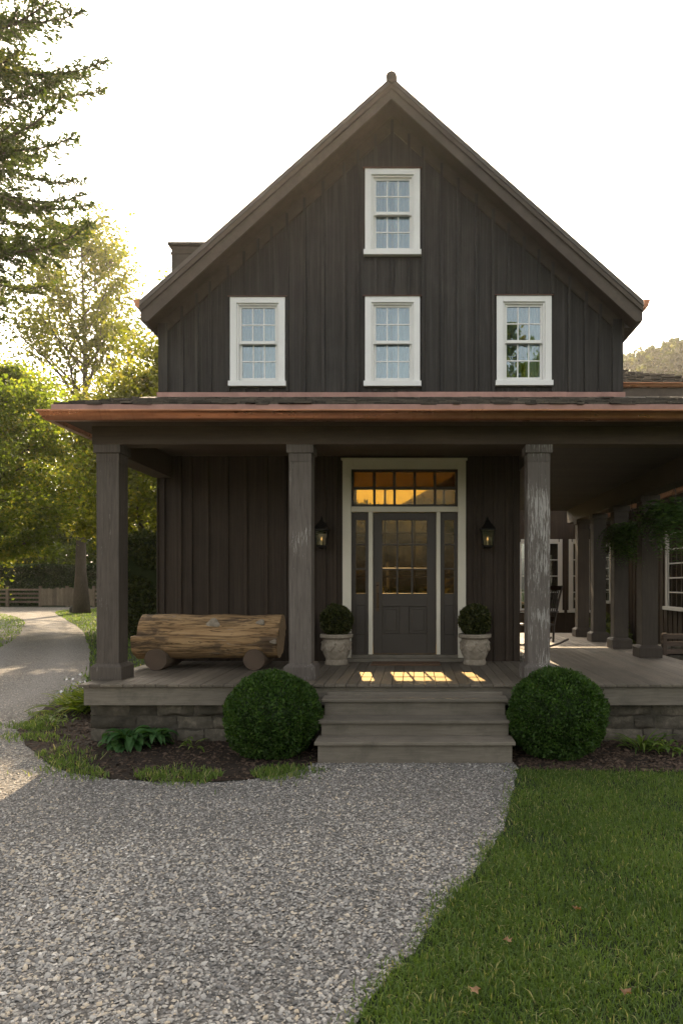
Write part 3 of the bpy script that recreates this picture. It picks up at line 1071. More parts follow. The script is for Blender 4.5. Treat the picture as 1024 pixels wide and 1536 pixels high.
# ================================================================== FARMHOUSE
WY = 10.40                        # front wall plane
XL, XR, XC = -3.84, 3.12, -0.335  # house width, ridge
FL = 0.705                        # porch floor height
house = thing('farmhouse', (XC, WY, 0), 'dark brown board and batten farmhouse with steep front gable and wide columned porch', 'house')
S = 0.89
APEX = 9.14


def roofz(x):
    return APEX - S * abs(x - XC)


BACK = 13.6
# windows: (centre x px, top px, bottom px)
WINS = [(387, 447, 581), (588.5, 446, 581), (785, 445, 580), (588.5, 255, 385)]
ux0, uz0 = XL, wz(597, WY)
holes = []
WIN = []
for (cx, t_, b_) in WINS:
    xc, zt, zb = wx(cx, WY), wz(t_, WY), wz(b_, WY)
    WIN.append((xc, zt, zb))
    holes.append([(xc - 0.315, zb + 0.08), (xc + 0.315, zb + 0.08), (xc + 0.315, zt - 0.09), (xc - 0.315, zt - 0.09)])
zu = 3.80
top_in = 0.30                     # wall top below roof top surface
wl = MB()
wl.wall([(XL, zu), (XR, zu), (XR, roofz(XR) - top_in), (XC, APEX - top_in), (XL, roofz(XL) - top_in)], holes, WY, WY + 0.16)
wl.build('upper_wall', M['siding'], house)
bt = MB()
bpx = [246, 274, 296, 316, 343, 367, 388, 408, 431, 457, 485, 516, 537, 563, 588, 613, 634, 662, 687, 714, 739, 762, 785, 807, 828, 853, 878, 899, 924]
for px in bpx:
    x = wx(px, WY)
    hw = 0.022 if 250 < px < 920 else 0.07
    z1 = roofz(x) - top_in - 0.03
    segs = [(4.735, z1)]
    for (xc, zt, zb) in WIN:
        if abs(x - xc) < 0.41 + hw:
            ns = []
            for a, b in segs:
                if b <= zb - 0.08 or a >= zt + 0.02:
                    ns.append((a, b))
                else:
                    if a < zb - 0.03: ns.append((a, zb - 0.03))
                    if b > zt + 0.03: ns.append((zt + 0.03, b))
            segs = ns
    for a, b in segs:
        if b - a > 0.03:
            # top follows the gable
            bt.add([(x - hw, WY - 0.042, a), (x + hw, WY - 0.042, a), (x + hw, WY + 0.002, a), (x - hw, WY + 0.002, a),
                    (x - hw, WY - 0.042, b), (x + hw, WY - 0.042, b), (x + hw, WY + 0.002, b), (x - hw, WY + 0.002, b)],
                   [(0, 3, 2, 1), (4, 5, 6, 7), (0, 1, 5, 4), (1, 2, 6, 5), (2, 3, 7, 6), (3, 0, 4, 7)], R.random())
bt.build('batten', M['siding'], house, bevel=0.004)
# frieze under the rake
fr = MB()
for sgn, xe in ((-1, XL), (1, XR)):
    pts = [(XC, APEX - 0.28), (xe, roofz(xe) - 0.28), (xe, roofz(xe) - 0.50), (XC, APEX - 0.50)]
    fr.prism(pts if sgn < 0 else pts[::-1], 'y', WY - 0.040, WY + 0.001)
fr.build('frieze_board', M['trim_dark'], house, bevel=0.004)
# lower wall
LXR = 1.55
DX0, DX1, DZ1 = -0.955, 0.645, 3.60
lw_ = MB()
lw_.wall([(XL, FL - 0.1), (LXR, FL - 0.1), (LXR, 3.80), (XL, 3.80)], [[(DX0, FL), (DX1, FL), (DX1, DZ1), (DX0, DZ1)]], WY + 0.003, WY + 0.16)
lw_.build('lower_wall', M['siding_low'], house)
lb = MB()
for px in [233, 246, 271, 287, 312, 341, 369, 400, 428, 455, 471, 487, 503, 712, 724, 742, 760, 774]:
    x = wx(px, WY)
    hw = 0.022 if 240 < px < 770 else 0.05
    lb.box(max(x - hw, XL - 0.02), min(x + hw, LXR + 0.02), WY - 0.026, WY + 0.004, FL - 0.02, 3.78, R.random())
    if px == 503:
        lb.build('porch_batten', M['siding_low'], house, bevel=0.004)
        lb = MB()
lb.build('porch_batten', M['siding_low'], house, bevel=0.004)
# side and back walls, unseen openings added to let the sun through the hall
sw = MB()
sw.box(XL, XL + 0.16, WY + 0.16, BACK, 0.0, roofz(XL) - top_in)
sw.build('side_wall', M['siding'], house)
sw = MB()
sw.box(LXR - 0.16, LXR, WY + 0.16, BACK, 0.0, 3.80)
sw.box(XR - 0.16, XR, WY + 0.16, BACK, 3.80, roofz(XR) - top_in)
sw.box(LXR - 0.001, XR, WY + 0.16, BACK, 3.80, 3.92)
sw.build('side_wall', M['siding'], house)
bw = MB()
bh = [[(-1.75, 1.15), (1.15, 1.15), (1.15, 3.72), (-1.75, 3.72)],
      [(-1.75, 4.13), (0.75, 4.13), (0.75, 4.88), (-1.75, 4.88)], [(-1.75, 3.725), (1.15, 3.725), (1.15, 4.12), (-1.75, 4.12)]]
bw.wall([(XL, 0), (LXR, 0), (LXR, 3.8), (XR, 3.8), (XR, roofz(XR) - top_in), (XC, APEX - top_in), (XL, roofz(XL) - top_in)], bh, BACK, BACK + 0.16)
bw.build('back_wall', M['in_wall'], house)
bm_ = MB()
for x in np.linspace(-1.75, 1.15, 6)[1:-1]:
    bm_.box(x - 0.02, x + 0.02, BACK + 0.04, BACK + 0.08, 1.15, 3.72)
for z in (2.0, 2.85):
    bm_.box(-1.75, 1.15, BACK + 0.045, BACK + 0.075, z - 0.02, z + 0.02)
bwin = bm_.build('back_window', M['trim_dark'], house)
bm_ = MB()
bm_.box(-1.75, 1.15, BACK + 0.058, BACK + 0.062, 1.15, 3.72)
bm_.build('pane', M['glass_back'], bwin)  # tinted pane added to dim the garden behind the door glass
bm_ = MB()
bm_.box(-1.75, 1.15, BACK + 0.058, BACK + 0.062, 3.725, 4.12)
bm_.build('pane', M['glass_dusk'], bwin)  # unseen pane added to darken what the upper transom row shows
fl = MB()
fl.box(XL + 0.16, LXR - 0.16, WY + 0.16, BACK, FL - 0.1, FL + 0.02)
fl.build('hall_floor', M['in_wall'], house)

# --- main roof
rf = MB()
hw_ = 3.61
y0r, y1r = 9.93, BACK + 0.45
for s in (-1, 1):
    xe = XC + s * hw_
    ze = APEX - S * hw_
    pts = [(XC, APEX), (xe, ze), (xe, ze - 0.085), (XC, APEX - 0.085)]
    rf.prism(pts if s < 0 else pts[::-1], 'y', y0r, y1r)
    for k in range(1, 12):
        yy = y0r + k * 0.42
        a, b = Vector((XC, yy, APEX)), Vector((xe, yy, ze))
        rf.add([(XC, yy, APEX), (XC, yy + 0.02, APEX), (XC, yy + 0.02, APEX + 0.035), (XC, yy, APEX + 0.035),
                (xe, yy, ze), (xe, yy + 0.02, ze), (xe, yy + 0.02, ze + 0.035), (xe, yy, ze + 0.035)],
               [(0, 1, 2, 3), (4, 5, 6, 7), (0, 1, 5, 4), (1, 2, 6, 5), (2, 3, 7, 6), (3, 0, 4, 7)])
rf_o = rf.build('roof', M['roof'], house, bevel=0.005)
cap = MB()
cap.tube([(XC, y0r - 0.02, APEX - 0.02), (XC, y1r, APEX - 0.02)], 0.082, 14)
cap.build('ridge_cap', M['trim_dark'], rf_o, smooth=True, angle=rad(40))
rk = MB()
for s in (-1, 1):
    xe = XC + s * (hw_ - 0.005)
    ze = APEX - S * (hw_ - 0.005)
    xi = XC + s * (hw_ - 0.10)
    for (o0, o1, ya, yb) in ((0.083, 0.30, 9.965, 10.005),):
        pts = [(XC, APEX - o0), (xe, ze - o0), (xe, ze - o1 + 0.02), (xi, ze - o1), (XC, APEX - o1 - 0.005)]
        rk.prism(pts if s < 0 else pts[::-1], 'y', ya, yb)
    pts = [(XC, APEX - 0.086), (xe, ze - 0.086), (xe, ze - 0.165), (XC, APEX - 0.165)]
    rk.prism(pts if s < 0 else pts[::-1], 'y', 9.94, 9.966)
rk.build('rake_board', M['rake'], house, bevel=0.004)
sf = MB()
for s in (-1, 1):
    xe = XC + s * (hw_ - 0.03)
    ze = APEX - S * (hw_ - 0.03)
    pts = [(XC, APEX - 0.255), (xe, ze - 0.255), (xe, ze - 0.275), (XC, APEX - 0.275)]
    sf.prism(pts if s < 0 else pts[::-1], 'y', 10.004, WY - 0.001)
    xw = XL if s < 0 else XR
    a, b = sorted((xw, xe))
    sf.box(a, b, WY - 0.001, BACK + 0.3, 5.66, 5.70)
    a, b = sorted((xe, xe + s * 0.02))
    sf.box(a, b, 10.004, BACK + 0.3, 5.64, 5.86)
sf.build('soffit', M['trim_dark'], house)


def ogee(depth, h):
    return [(0.0, h), (0.0, 0.0), (depth * 0.45, 0.0), (depth * 0.62, h * 0.16), (depth * 0.70, h * 0.42), (depth * 0.82, h * 0.68), (depth, h * 0.88), (depth, h), (depth * 0.90, h), (depth * 0.9, h * 0.9), (depth * 0.1, h * 0.85), (depth * 0.1, h)]


for s in (-1, 1):
    gt = MB()
    xe = XC + s * (hw_ + 0.015)
    pts = [(xe + s * p[0], 5.84 + p[1]) for p in ogee(0.10, 0.13)]
    gt.prism(pts if s > 0 else pts[::-1], 'y', 9.97, y1r)
    gt.build('eave_gutter', M['copper'], house)
# chimney
ch = MB()
cx0, cx1, cy0, cy1, cz = -3.90, -3.36, 11.0, 11.75, 7.27
ch.box(cx0 + 0.04, cx1, cy0, cy1, 5.0, cz - 0.05)
ch.box(cx0 + 0.02, cx1 + 0.02, cy0 - 0.02, cy1 + 0.02, cz - 0.17, cz - 0.15)
ch_o = ch.build('chimney', M['trim_dark'], rf_o, bevel=0.005)
cc = MB()
cc.box(cx0 - 0.01, cx1 + 0.05, cy0 - 0.05, cy1 + 0.05, cz - 0.05, cz)
cc.build('chimney_cap', M['trim_dark'], house, bevel=0.01)

# --- upper windows
for i, (xc, zt, zb) in enumerate(WIN):
    cs = MB()
    o, n_ = 0.41, 0.315
    yf = WY - 0.045
    cs.box(xc - o, xc - n_, yf, WY + 0.002, zb + 0.08, zt, .5)
    cs.box(xc + n_, xc + o, yf, WY + 0.002, zb + 0.08, zt, .5)
    cs.box(xc - n_, xc + n_, yf, WY + 0.002, zt - 0.09, zt, .5)
    # jamb lining inside the opening
    cs.box(xc - n_, xc - n_ + 0.03, WY - 0.015, WY + 0.12, zb + 0.08, zt - 0.09, .4)
    cs.box(xc + n_ - 0.03, xc + n_, WY - 0.015, WY + 0.12, zb + 0.08, zt - 0.09, .4)
    cs.box(xc - n_ + 0.03, xc + n_ - 0.03, WY - 0.015, WY + 0.12, zt - 0.115, zt - 0.09, .4)
    win = cs.build('window', M['white'], house, bevel=0.004)
    sl = MB()
    sl.box(xc - o - 0.02, xc + o + 0.02, yf - 0.035, WY + 0.1, zb, zb + 0.08)
    sl.build('sill', M['white'], win, bevel=0.005)
    fh = MB()
    fh.box(xc - o - 0.03, xc + o + 0.03, yf - 0.02, WY + 0.001, zt, zt + 0.012)
    fh.build('head_flashing', M['flash_dark'], win)
    gx0, gx1 = xc - 0.25, xc + 0.25
    gz0, gz1 = zb + 0.155, zt - 0.145
    gm = (gz0 + gz1) / 2
    for k, (a, b, yy, rail_lo, rail_hi) in enumerate(((gm + 0.02, gz1, WY + 0.02, 0.045, 0.035), (gz0, gm - 0.02, WY + 0.055, 0.075, 0.045))):
        sh = MB()
        x0, x1 = xc - n_ + 0.03, xc + n_ - 0.03
        sh.box(x0, gx0, yy, yy + 0.035, a - rail_lo, b + rail_hi)
        sh.box(gx1, x1, yy, yy + 0.035, a - rail_lo, b + rail_hi)
        sh.box(gx0, gx1, yy, yy + 0.035, b, b + rail_hi)
        sh.box(gx0, gx1, yy - (0.02 if k == 0 else 0), yy + 0.035, a - rail_lo, a)
        for q in (1, 2):
            xx = gx0 + (gx1 - gx0) * q / 3
            sh.box(xx - 0.009, xx + 0.009, yy + 0.006, yy + 0.03, a, b)
        zz = (a + b) / 2
        sh.box(gx0, gx1, yy + 0.008, yy + 0.028, zz - 0.009, zz + 0.009)
        sh.build('sash', M['white'], win, bevel=0.002, seg=1)
        pn = MB()
        pn.box(gx0, gx1, yy + 0.016, yy + 0.019, a, b)
        pn.build('pane', M['glass_up'], win)
    for s in (-1, 1):                       # drawn curtains with a slit between them
        cu = MB()
        pts, n = [], 26
        xa, xb = (xc - 0.31, xc - (0.015, 0.05, 0.01, 0.03)[i]) if s < 0 else (xc + (0.02, 0.0, 0.06, 0.01)[i], xc + 0.31)
        for j in range(n + 1):
            x = xa + (xb - xa) * j / n
            pts.append((x, WY + 0.20 + 0.018 * math.sin(j * 1.25 + i) + 0.008 * math.sin(j * 2.9)))
        vsx = [(p[0], p[1], zb + 0.05) for p in pts] + [(p[0], p[1], zt) for p in pts]
        cu.add(vsx, [(j, j + 1, n + 2 + j, n + 1 + j) for j in range(n)])
        cu.build('curtain', M['curtain'] if s < 0 else M['curtain_pale'], win, smooth=True)

# flashing at the foot of the upper wall
fb = MB()
rr = random.Random(4)
x = XL - 0.01
while x < XR:
    x2 = min(x + rr.uniform(1.6, 2.6), XR + 0.02)
    fb.box(x, x2 - 0.002, WY - 0.045, WY - 0.002, 4.58, 4.728 + rr.uniform(-0.004, 0.004), rr.random())
    x = x2
fb.build('wall_flashing', M['copper_pink'], house)

# --- porch roof: shed of split shakes
PE_Y, PE_Z, PT_Z = 7.98, 3.925, 4.625
PX0, PX1 = -4.15, 4.45
pr = MB()
pr.prism([(PE_Y + 0.02, PE_Z - 0.10), (PE_Y + 0.02, PE_Z - 0.02), (WY - 0.03, PT_Z - 0.02), (WY - 0.03, PT_Z - 0.10)], 'x', PX0 + 0.04, PX1, 0.2)
pr.prism([(4.45, 4.30), (4.45, 4.36), (3.12, 4.64), (3.12, 4.58)], 'y', WY - 0.03, 16.3, 0.2)
ncr = 13
sl_ = (PT_Z - PE_Z) / (WY - PE_Y)
for c in range(ncr):
    ya = PE_Y - 0.03 + c * (WY - PE_Y) / ncr
    x = PX0 - (0.03 if c % 2 else 0)
    while x < PX1:
        wd = R.uniform(0.09, 0.22)
        x2 = min(x + wd, PX1)
        yb = ya + 0.34
        za = PE_Z + (ya - PE_Y) * sl_ + 0.012 + R.uniform(-0.006, 0.012)
        zb_ = PE_Z + (yb - PE_Y) * sl_ - 0.006
        th = R.uniform(0.012, 0.026)
        j = R.uniform(-0.025, 0.03)
        yb = min(yb, WY - 0.028)
        pr.add([(x + .003, ya + j, za), (x2 - .003, ya + j, za), (x2 - .003, yb, zb_), (x + .003, yb, zb_),
                (x + .003, ya + j, za + th), (x2 - .003, ya + j, za + th), (x2 - .003, yb, zb_ + 0.006), (x + .003, yb, zb_ + 0.006)],
               [(0, 3, 2, 1), (4, 5, 6, 7), (0, 1, 5, 4), (1, 2, 6, 5), (2, 3, 7, 6), (3, 0, 4, 7)], R.random())
        x = x2
pro = pr.build('porch_roof', M['shake'], house)
# eaves box: soffit, fascia, left end
eb = MB()
eb.box(PX0 + 0.03, PX1, PE_Y + 0.005, WY, 3.775, 3.80)
eb.box(PX0 + 0.03, PX1, PE_Y + 0.003, PE_Y + 0.025, 3.735, PE_Z - 0.03)
eb.prism([(PE_Y + 0.006, 3.80), (PE_Y + 0.006, PE_Z - 0.09), (WY, PT_Z - 0.09), (WY, 3.80)], 'x', PX0 + 0.03, PX0 + 0.055)
eb.box(PX1 - 0.03, PX1, WY, 16.2, 3.735, 4.30)
eb.box(3.85, PX1 - 0.03, WY, 16.2, 3.775, 3.80)
eb.build('eaves_soffit', M['beam'], house)
ed = MB()
ed.box(PX0 - 0.02, PX1, PE_Y - 0.022, PE_Y - 0.012, 3.80, PE_Z + 0.004)
ed.build('drip_edge', M['copper_pink'], house)
pg = MB()
og = ogee(0.14, 0.108)
pts = [(PE_Y + 0.002 - p[0], 3.735 + p[1]) for p in og]
pg.prism(pts, 'x', PX0, PX1, da=[-p[0] for p in og])
ptx = [(PX0 - p[0], 3.735 + p[1]) for p in og]
pg.prism(ptx, 'y', PE_Y + 0.002, WY + 0.1, da=[-p[0] for p in og])
pg.build('porch_gutter', M['copper'], house)

# --- porch beams and ceiling
BX0, BX1 = -3.90, 3.82
be_ = MB()
be_.box(BX0, BX1, 8.38, 8.40, 3.553, 3.775, .45)
be_.box(BX0, BX1, 8.40, 8.64, 3.556, 3.774, .55)
be_.box(BX0 + 0.02, BX1 - 0.02, 8.43, 8.62, 3.774, 3.92, .5)
be_.box(BX0, -3.63, 8.64, WY - 0.03, 3.45, 3.774, .5)
be_.box(3.55, 3.80, 8.64, 16.2, 3.255, 3.774, .4)
be_.build('porch_beam', M['beam'], house, bevel=0.005)
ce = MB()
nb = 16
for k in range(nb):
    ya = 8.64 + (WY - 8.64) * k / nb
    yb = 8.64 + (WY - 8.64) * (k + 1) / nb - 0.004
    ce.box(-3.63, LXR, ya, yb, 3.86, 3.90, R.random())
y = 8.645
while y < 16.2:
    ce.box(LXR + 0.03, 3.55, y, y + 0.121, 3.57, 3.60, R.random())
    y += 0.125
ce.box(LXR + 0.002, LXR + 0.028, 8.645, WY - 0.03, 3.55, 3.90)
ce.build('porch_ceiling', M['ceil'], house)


# --- columns
def column(x, y, ztop, m, h=0.135):
    c = MB()
    zs = [FL + 0.19, ztop - 0.20]
    c.box(x - h, x + h, y - h, y + h, zs[0] - 0.03, zs[1], R.random())
    c.box(x - h - 0.004, x + h + 0.004, y - h - 0.004, y + h + 0.004, zs[1] - 0.012, zs[1] - 0.004)
    o = c.build('porch_column', m, house, bevel=0.006)
    p = MB()
    p.box(x - h - 0.055, x + h + 0.055, y - h - 0.055, y + h + 0.055, FL, FL + 0.155)
    p.taper(x, y, FL + 0.155, FL + 0.195, h + 0.055, h + 0.055, h + 0.012, h + 0.012)
    p.build('plinth', m, o, bevel=0.006)
    q = MB()
    q.box(x - h - 0.003, x + h + 0.003, y - h - 0.003, y + h + 0.003, ztop - 0.205, ztop - 0.10)
    q.box(x - h - 0.028, x + h + 0.028, y - h - 0.028, y + h + 0.028, ztop - 0.10, ztop - 0.001)
    q.build('capital', m, o, bevel=0.005)
    return o


column(-3.72, 8.54, 3.553, M['col_plain'])['label'] = 'brown column with few paint flakes'
column(-1.39, 8.54, 3.553, M['col_mid'])['label'] = 'grey column with a cracked flaking centre line'
column(1.50, 8.54, 3.553, M['col_flake'])['label'] = 'grey column with heavily flaking pale paint'
column(3.67, 8.54, 3.255, M['col_mid'])
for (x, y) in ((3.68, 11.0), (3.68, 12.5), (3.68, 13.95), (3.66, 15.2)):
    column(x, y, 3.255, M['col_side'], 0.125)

# --- deck
dk = MB()
x = -3.88
DY0 = 8.0
while x < 4.02:
    wd = 0.128 + R.uniform(-0.004, 0.006)
    x2 = min(x + wd, 4.03)
    tt = R.random()
    z = FL + R.uniform(-0.0015, 0.0015)
    if x2 < LXR:
        cut = R.uniform(8.9, 9.9)
        dk.box(x, x2 - 0.006, DY0 + R.uniform(-0.004, 0.004), WY - 0.002, FL - 0.03, z, tt)
    else:
        y = DY0
        first = True
        while y < 16.2:
            y2 = min(y + (R.uniform(1.2, 4.0) if first else 3.6), 16.25)
            dk.box(x, x2 - 0.006, y, y2 - 0.003, FL - 0.03, z, R.random())
            y = y2
            first = False
    x = x2
dk.build('deck', M['deck'], house, bevel=0.003, seg=1)
ds = MB()
ds.box(-3.86, 4.01, 8.07, 16.2, FL - 0.06, FL - 0.034)
ds.box(-3.84, 4.0, 8.05, 8.09, 0.455, FL - 0.036)
ds.box(-3.84, -3.80, 8.09, WY, 0.455, FL - 0.036)
ds.box(3.96, 4.0, 8.09, 16.2, 0.455, FL - 0.036)
ds.build('deck_fascia', M['fascia'], house, bevel=0.004)
# foundation
fd = MB()
fd.box(-3.78, 3.92, 8.22, WY, 0.0, 0.47)
fd.box(LXR, 3.92, WY, 16.1, 0.0, 0.47)
fd.build('foundation', M['mortar'], house)


def stone_rows(x0, x1, yf, mb, seed, side=None):
    rr = random.Random(seed)
    z = -0.04
    rows = [0.19, 0.15, 0.16]
    for h in rows:
        x = x0
        while x < x1 - 0.02:
            wdt = rr.uniform(0.22, 0.62)
            x2 = min(x + wdt, x1)
            hh = h + rr.uniform(-0.02, 0.012)
            a, b, c, d = x + 0.008, x2 - 0.008, z + 0.008, z + hh - 0.006
            py = rr.uniform(0.02, 0.055)
            n = 5
            vs_, fs_ = [], []
            for iz in range(n):
                for ix in range(n):
                    u, v = ix / (n - 1), iz / (n - 1)
                    ed_ = (0 if ix in (0, n - 1) else 1) * (0 if iz in (0, n - 1) else 1)
                    jx = rr.uniform(-.012, .012) if not ed_ else rr.uniform(-.02, .02)
                    jz = rr.uniform(-.01, .01)
                    dep = py * (0.25 if not ed_ else 1.0) + rr.uniform(-.009, .009)
                    vs_.append((a + (b - a) * u + jx * 0.8, yf - dep, c + (d - c) * v + jz))
            for iz in range(n - 1):
                for ix in range(n - 1):
                    q = iz * n + ix
                    fs_.append((q, q + 1, q + n + 1, q + n))
            nb_ = len(vs_)
            ring = [i for i in range(n)] + [n * k + n - 1 for k in range(1, n)] + [n * (n - 1) + k for k in range(n - 2, -1, -1)] + [n * k for k in range(n - 2, 0, -1)]
            for i in ring:
                vs_.append((vs_[i][0], yf + 0.03, vs_[i][2]))
            for k in range(len(ring)):
                fs_.append((ring[k], ring[(k + 1) % len(ring)], nb_ + (k + 1) % len(ring), nb_ + k))
            mb.add(vs_, fs_, rr.random())
            x = x2
        z += h


for xa, xb, q in ((-3.84, -1.0, 3), (1.0, 4.0, 8)):
    sm = MB()
    stone_rows(xa, xb, 8.22, sm, q)
    sm.build('stone_facing', M['stone'], house, smooth=True, angle=rad(50))

# --- steps
stp = thing('dummy', (0, 0, 0), None, None)
bpy.data.objects.remove(stp)
TD = [(7.72, 0.585), (7.44, 0.400), (7.16, 0.232)]
sx0, sx1 = -1.04, 1.04
rs_ = MB()
prevy = 8.05
zlow = 0.0
rs_.box(sx0 + 0.03, sx1 - 0.03, 7.99, 8.048, 0.44, 0.62, .55)
for i, (yn, z) in enumerate(TD):
    zb_ = TD[i + 1][1] if i < 2 else 0.0
    rs_.box(sx0 + 0.03, sx1 - 0.03, yn + 0.048, 8.0, zb_ - 0.03 if i < 2 else -0.02, z - 0.037, .4 + .1 * i)
stair = rs_.build('porch_steps', M['fascia'], house, bevel=0.004)
for i, (yn, z) in enumerate(TD):
    yb_ = TD[i - 1][0] + 0.047 if i else 7.989
    tr_ = MB()
    hw2 = (yb_ - yn) / 2
    tr_.box(sx0, sx1, yn, yn + hw2 - 0.004, z - 0.036, z, R.random())
    tr_.box(sx0, sx1, yn + hw2 + 0.002, yb_, z - 0.036, z - 0.001, R.random())
    tr_.build('tread', M['fascia'], stair, bevel=0.007, seg=3)

# --- entrance
ef = MB()
yf = WY - 0.05
cx0, cx1, cz1 = wx(514, WY), wx(698, WY), wz(691, WY)
ix0, ix1 = wx(527, WY), wx(686, WY)
iz1 = wz(704, WY)
ef.box(cx0, ix0, yf, WY + 0.002, FL, cz1)
ef.box(ix1, cx1, yf, WY + 0.002, FL, cz1)
ef.box(ix0, ix1, yf, WY + 0.002, iz1, cz1)
ef.box(cx0 - 0.02, cx1 + 0.02, yf - 0.025, WY, cz1, cz1 + 0.03)
ef.box(ix0, ix1, WY - 0.03, WY + 0.08, wz(768, WY), wz(760, WY))      # transom bar
mz0 = FL + 0.10
for px0, px1 in ((552.5, 559), (654, 660)):
    ef.box(wx(px0, WY), wx(px1, WY), WY - 0.025, WY + 0.075, mz0, wz(768, WY) - 0.001)
frame = ef.build('door_frame', M['cream'], house, bevel=0.004)
th = MB()
th.box(cx0, cx1, WY - 0.16, WY + 0.12, FL + 0.001, FL + 0.055)
th.box(ix0, ix1, WY - 0.08, WY + 0.10, FL + 0.054, FL + 0.10)
th.build('threshold', M['fascia'], frame, bevel=0.006)


def grid_frame(mb, x0, x1, z0, z1, y0, y1, nx, nz, rail, bar):
    """rails round an opening and bars across it (bars half depth)"""
    mb.box(x0, x0 + rail, y0, y1, z0, z1)
    mb.box(x1 - rail, x1, y0, y1, z0, z1)
    mb.box(x0 + rail, x1 - rail, y0, y1, z0, z0 + rail)
    mb.box(x0 + rail, x1 - rail, y0, y1, z1 - rail, z1)
    for i in range(1, nx):
        x = x0 + rail + (x1 - x0 - 2 * rail) * i / nx
        mb.box(x - bar, x + bar, y0 + .004, y1 - .004, z0 + rail, z1 - rail)
    for i in range(1, nz):
        z = z0 + rail + (z1 - z0 - 2 * rail) * i / nz
        mb.box(x0 + rail, x1 - rail, y0 + .006, y1 - .006, z - bar, z + bar)


tz0, tz1 = wz(759.5, WY), iz1
tr = MB()
grid_frame(tr, ix0 + 0.001, ix1 - 0.001, tz0, tz1 - 0.001, WY + 0.02, WY + 0.065, 5, 2, 0.035, 0.019)
tro = tr.build('transom_window', M['doorp'], house, bevel=0.003, seg=1)
p = MB()
p.box(ix0 + 0.02, ix1 - 0.02, WY + 0.042, WY + 0.046, tz0 + 0.02, tz1 - 0.02)
p.build('pane', M['glass_door'], tro)
dz1 = wz(768.5, WY)
for px0, px1, g0, g1 in ((527, 552.5, 533, 547.5), (660, 686, 666, 680.5)):
    sd_ = MB()
    x0, x1, a, b = wx(px0, WY) + 0.001, wx(px1, WY) - 0.001, wx(g0, WY), wx(g1, WY)
    zt, zb = wz(780, WY), wz(890, WY)
    y0, y1 = WY + 0.02, WY + 0.065
    sd_.box(x0, a, y0, y1, mz0, dz1)
    sd_.box(b, x1, y0, y1, mz0, dz1)
    sd_.box(a, b, y0, y1, zt, dz1)
    sd_.box(a, b, y0, y1, wz(908, WY), zb)
    sd_.box(a, b, y0, y1, mz0, wz(952, WY))
    sd_.box(a, b, y0 + 0.018, y1 - 0.01, wz(952, WY), wz(908, WY))
    for q in (1, 2):
        z = zb + (zt - zb) * q / 3
        sd_.box(a, b, y0 + .006, y1 - .006, z - 0.012, z + 0.012)
    so = sd_.build('sidelight', M['doorp'], house, bevel=0.003, seg=1)
    p = MB()
    p.box(a - 0.005, b + 0.005, WY + 0.042, WY + 0.046, zb - 0.005, zt + 0.005)
    p.build('pane', M['glass_door'], so)
dr = MB()
x0, x1 = wx(559.5, WY), wx(653.5, WY)
a, b = wx(573, WY), wx(640, WY)
zt, zb = wz(780, WY), wz(890, WY)
y0, y1 = WY + 0.03, WY + 0.075
dr.box(x0, a, y0, y1, mz0 + 0.005, dz1 - 0.004)
dr.box(b, x1, y0, y1, mz0 + 0.005, dz1 - 0.004)
dr.box(a, b, y0, y1, zt, dz1 - 0.004)
dr.box(a, b, y0, y1, wz(910, WY), zb)
dr.box(a, b, y0, y1, mz0 + 0.005, wz(951, WY))
dr.box(wx(599, WY), wx(613, WY), y0, y1, wz(951, WY), wz(910, WY))
for i in (1, 2):
    x = a + (b - a) * i / 3
    dr.box(x - 0.014, x + 0.014, y0 + .004, y1 - .004, zb, zt)
    z = zb + (zt - zb) * i / 3
    dr.box(a, b, y0 + .006, y1 - .006, z - 0.014, z + 0.014)
door = dr.build('door', M['doorp'], house, bevel=0.004)
for pa, pb in ((573, 599), (613, 640)):
    q = MB()
    xa, xb, za, zb2 = wx(pa, WY), wx(pb, WY), wz(951, WY), wz(910, WY)
    q.box(xa, xb, y0 + 0.02, y1 - 0.012, za, zb2)
    q.box(xa + 0.045, xb - 0.045, y0 + 0.008, y0 + 0.021, za + 0.045, zb2 - 0.045)
    q.build('panel', M['doorp'], door, bevel=0.006)
p = MB()
p.box(a - 0.004, b + 0.004, WY + 0.05, WY + 0.054, zb - 0.004, zt + 0.004)
p.build('pane', M['glass_door'], door)
hd = MB()
hx = wx(566, WY)
hd.box(hx - 0.022, hx + 0.022, y0 - 0.010, y0 + 0.001, wz(917, WY), wz(873, WY))
hd.tube([(hx, y0 - 0.01, wz(912, WY)), (hx, y0 - 0.05, wz(909, WY)), (hx, y0 - 0.055, wz(900, WY)), (hx, y0 - 0.045, wz(892, WY)), (hx, y0 - 0.01, wz(890, WY))], 0.009, 8)
hd.lathe([(0.0, 0), (0.016, 0.004), (0.018, 0.018), (0.0, 0.022)], (hx, y0 - 0.02, wz(879, WY)), 12)
hd.build('handle', M['bronze'], door, smooth=True, angle=rad(40))

# doormat
dm = MB()
dm.box(wx(557, 10.0), wx(660, 10.0), 9.80, 10.22, FL + 0.002, FL + 0.016)
o = dm.build('doormat', M['mat'], None, bevel=0.005, origin=(-0.13, 10.0, FL))
tag(o, 'thin brown coir doormat lying before the front door', 'doormat')


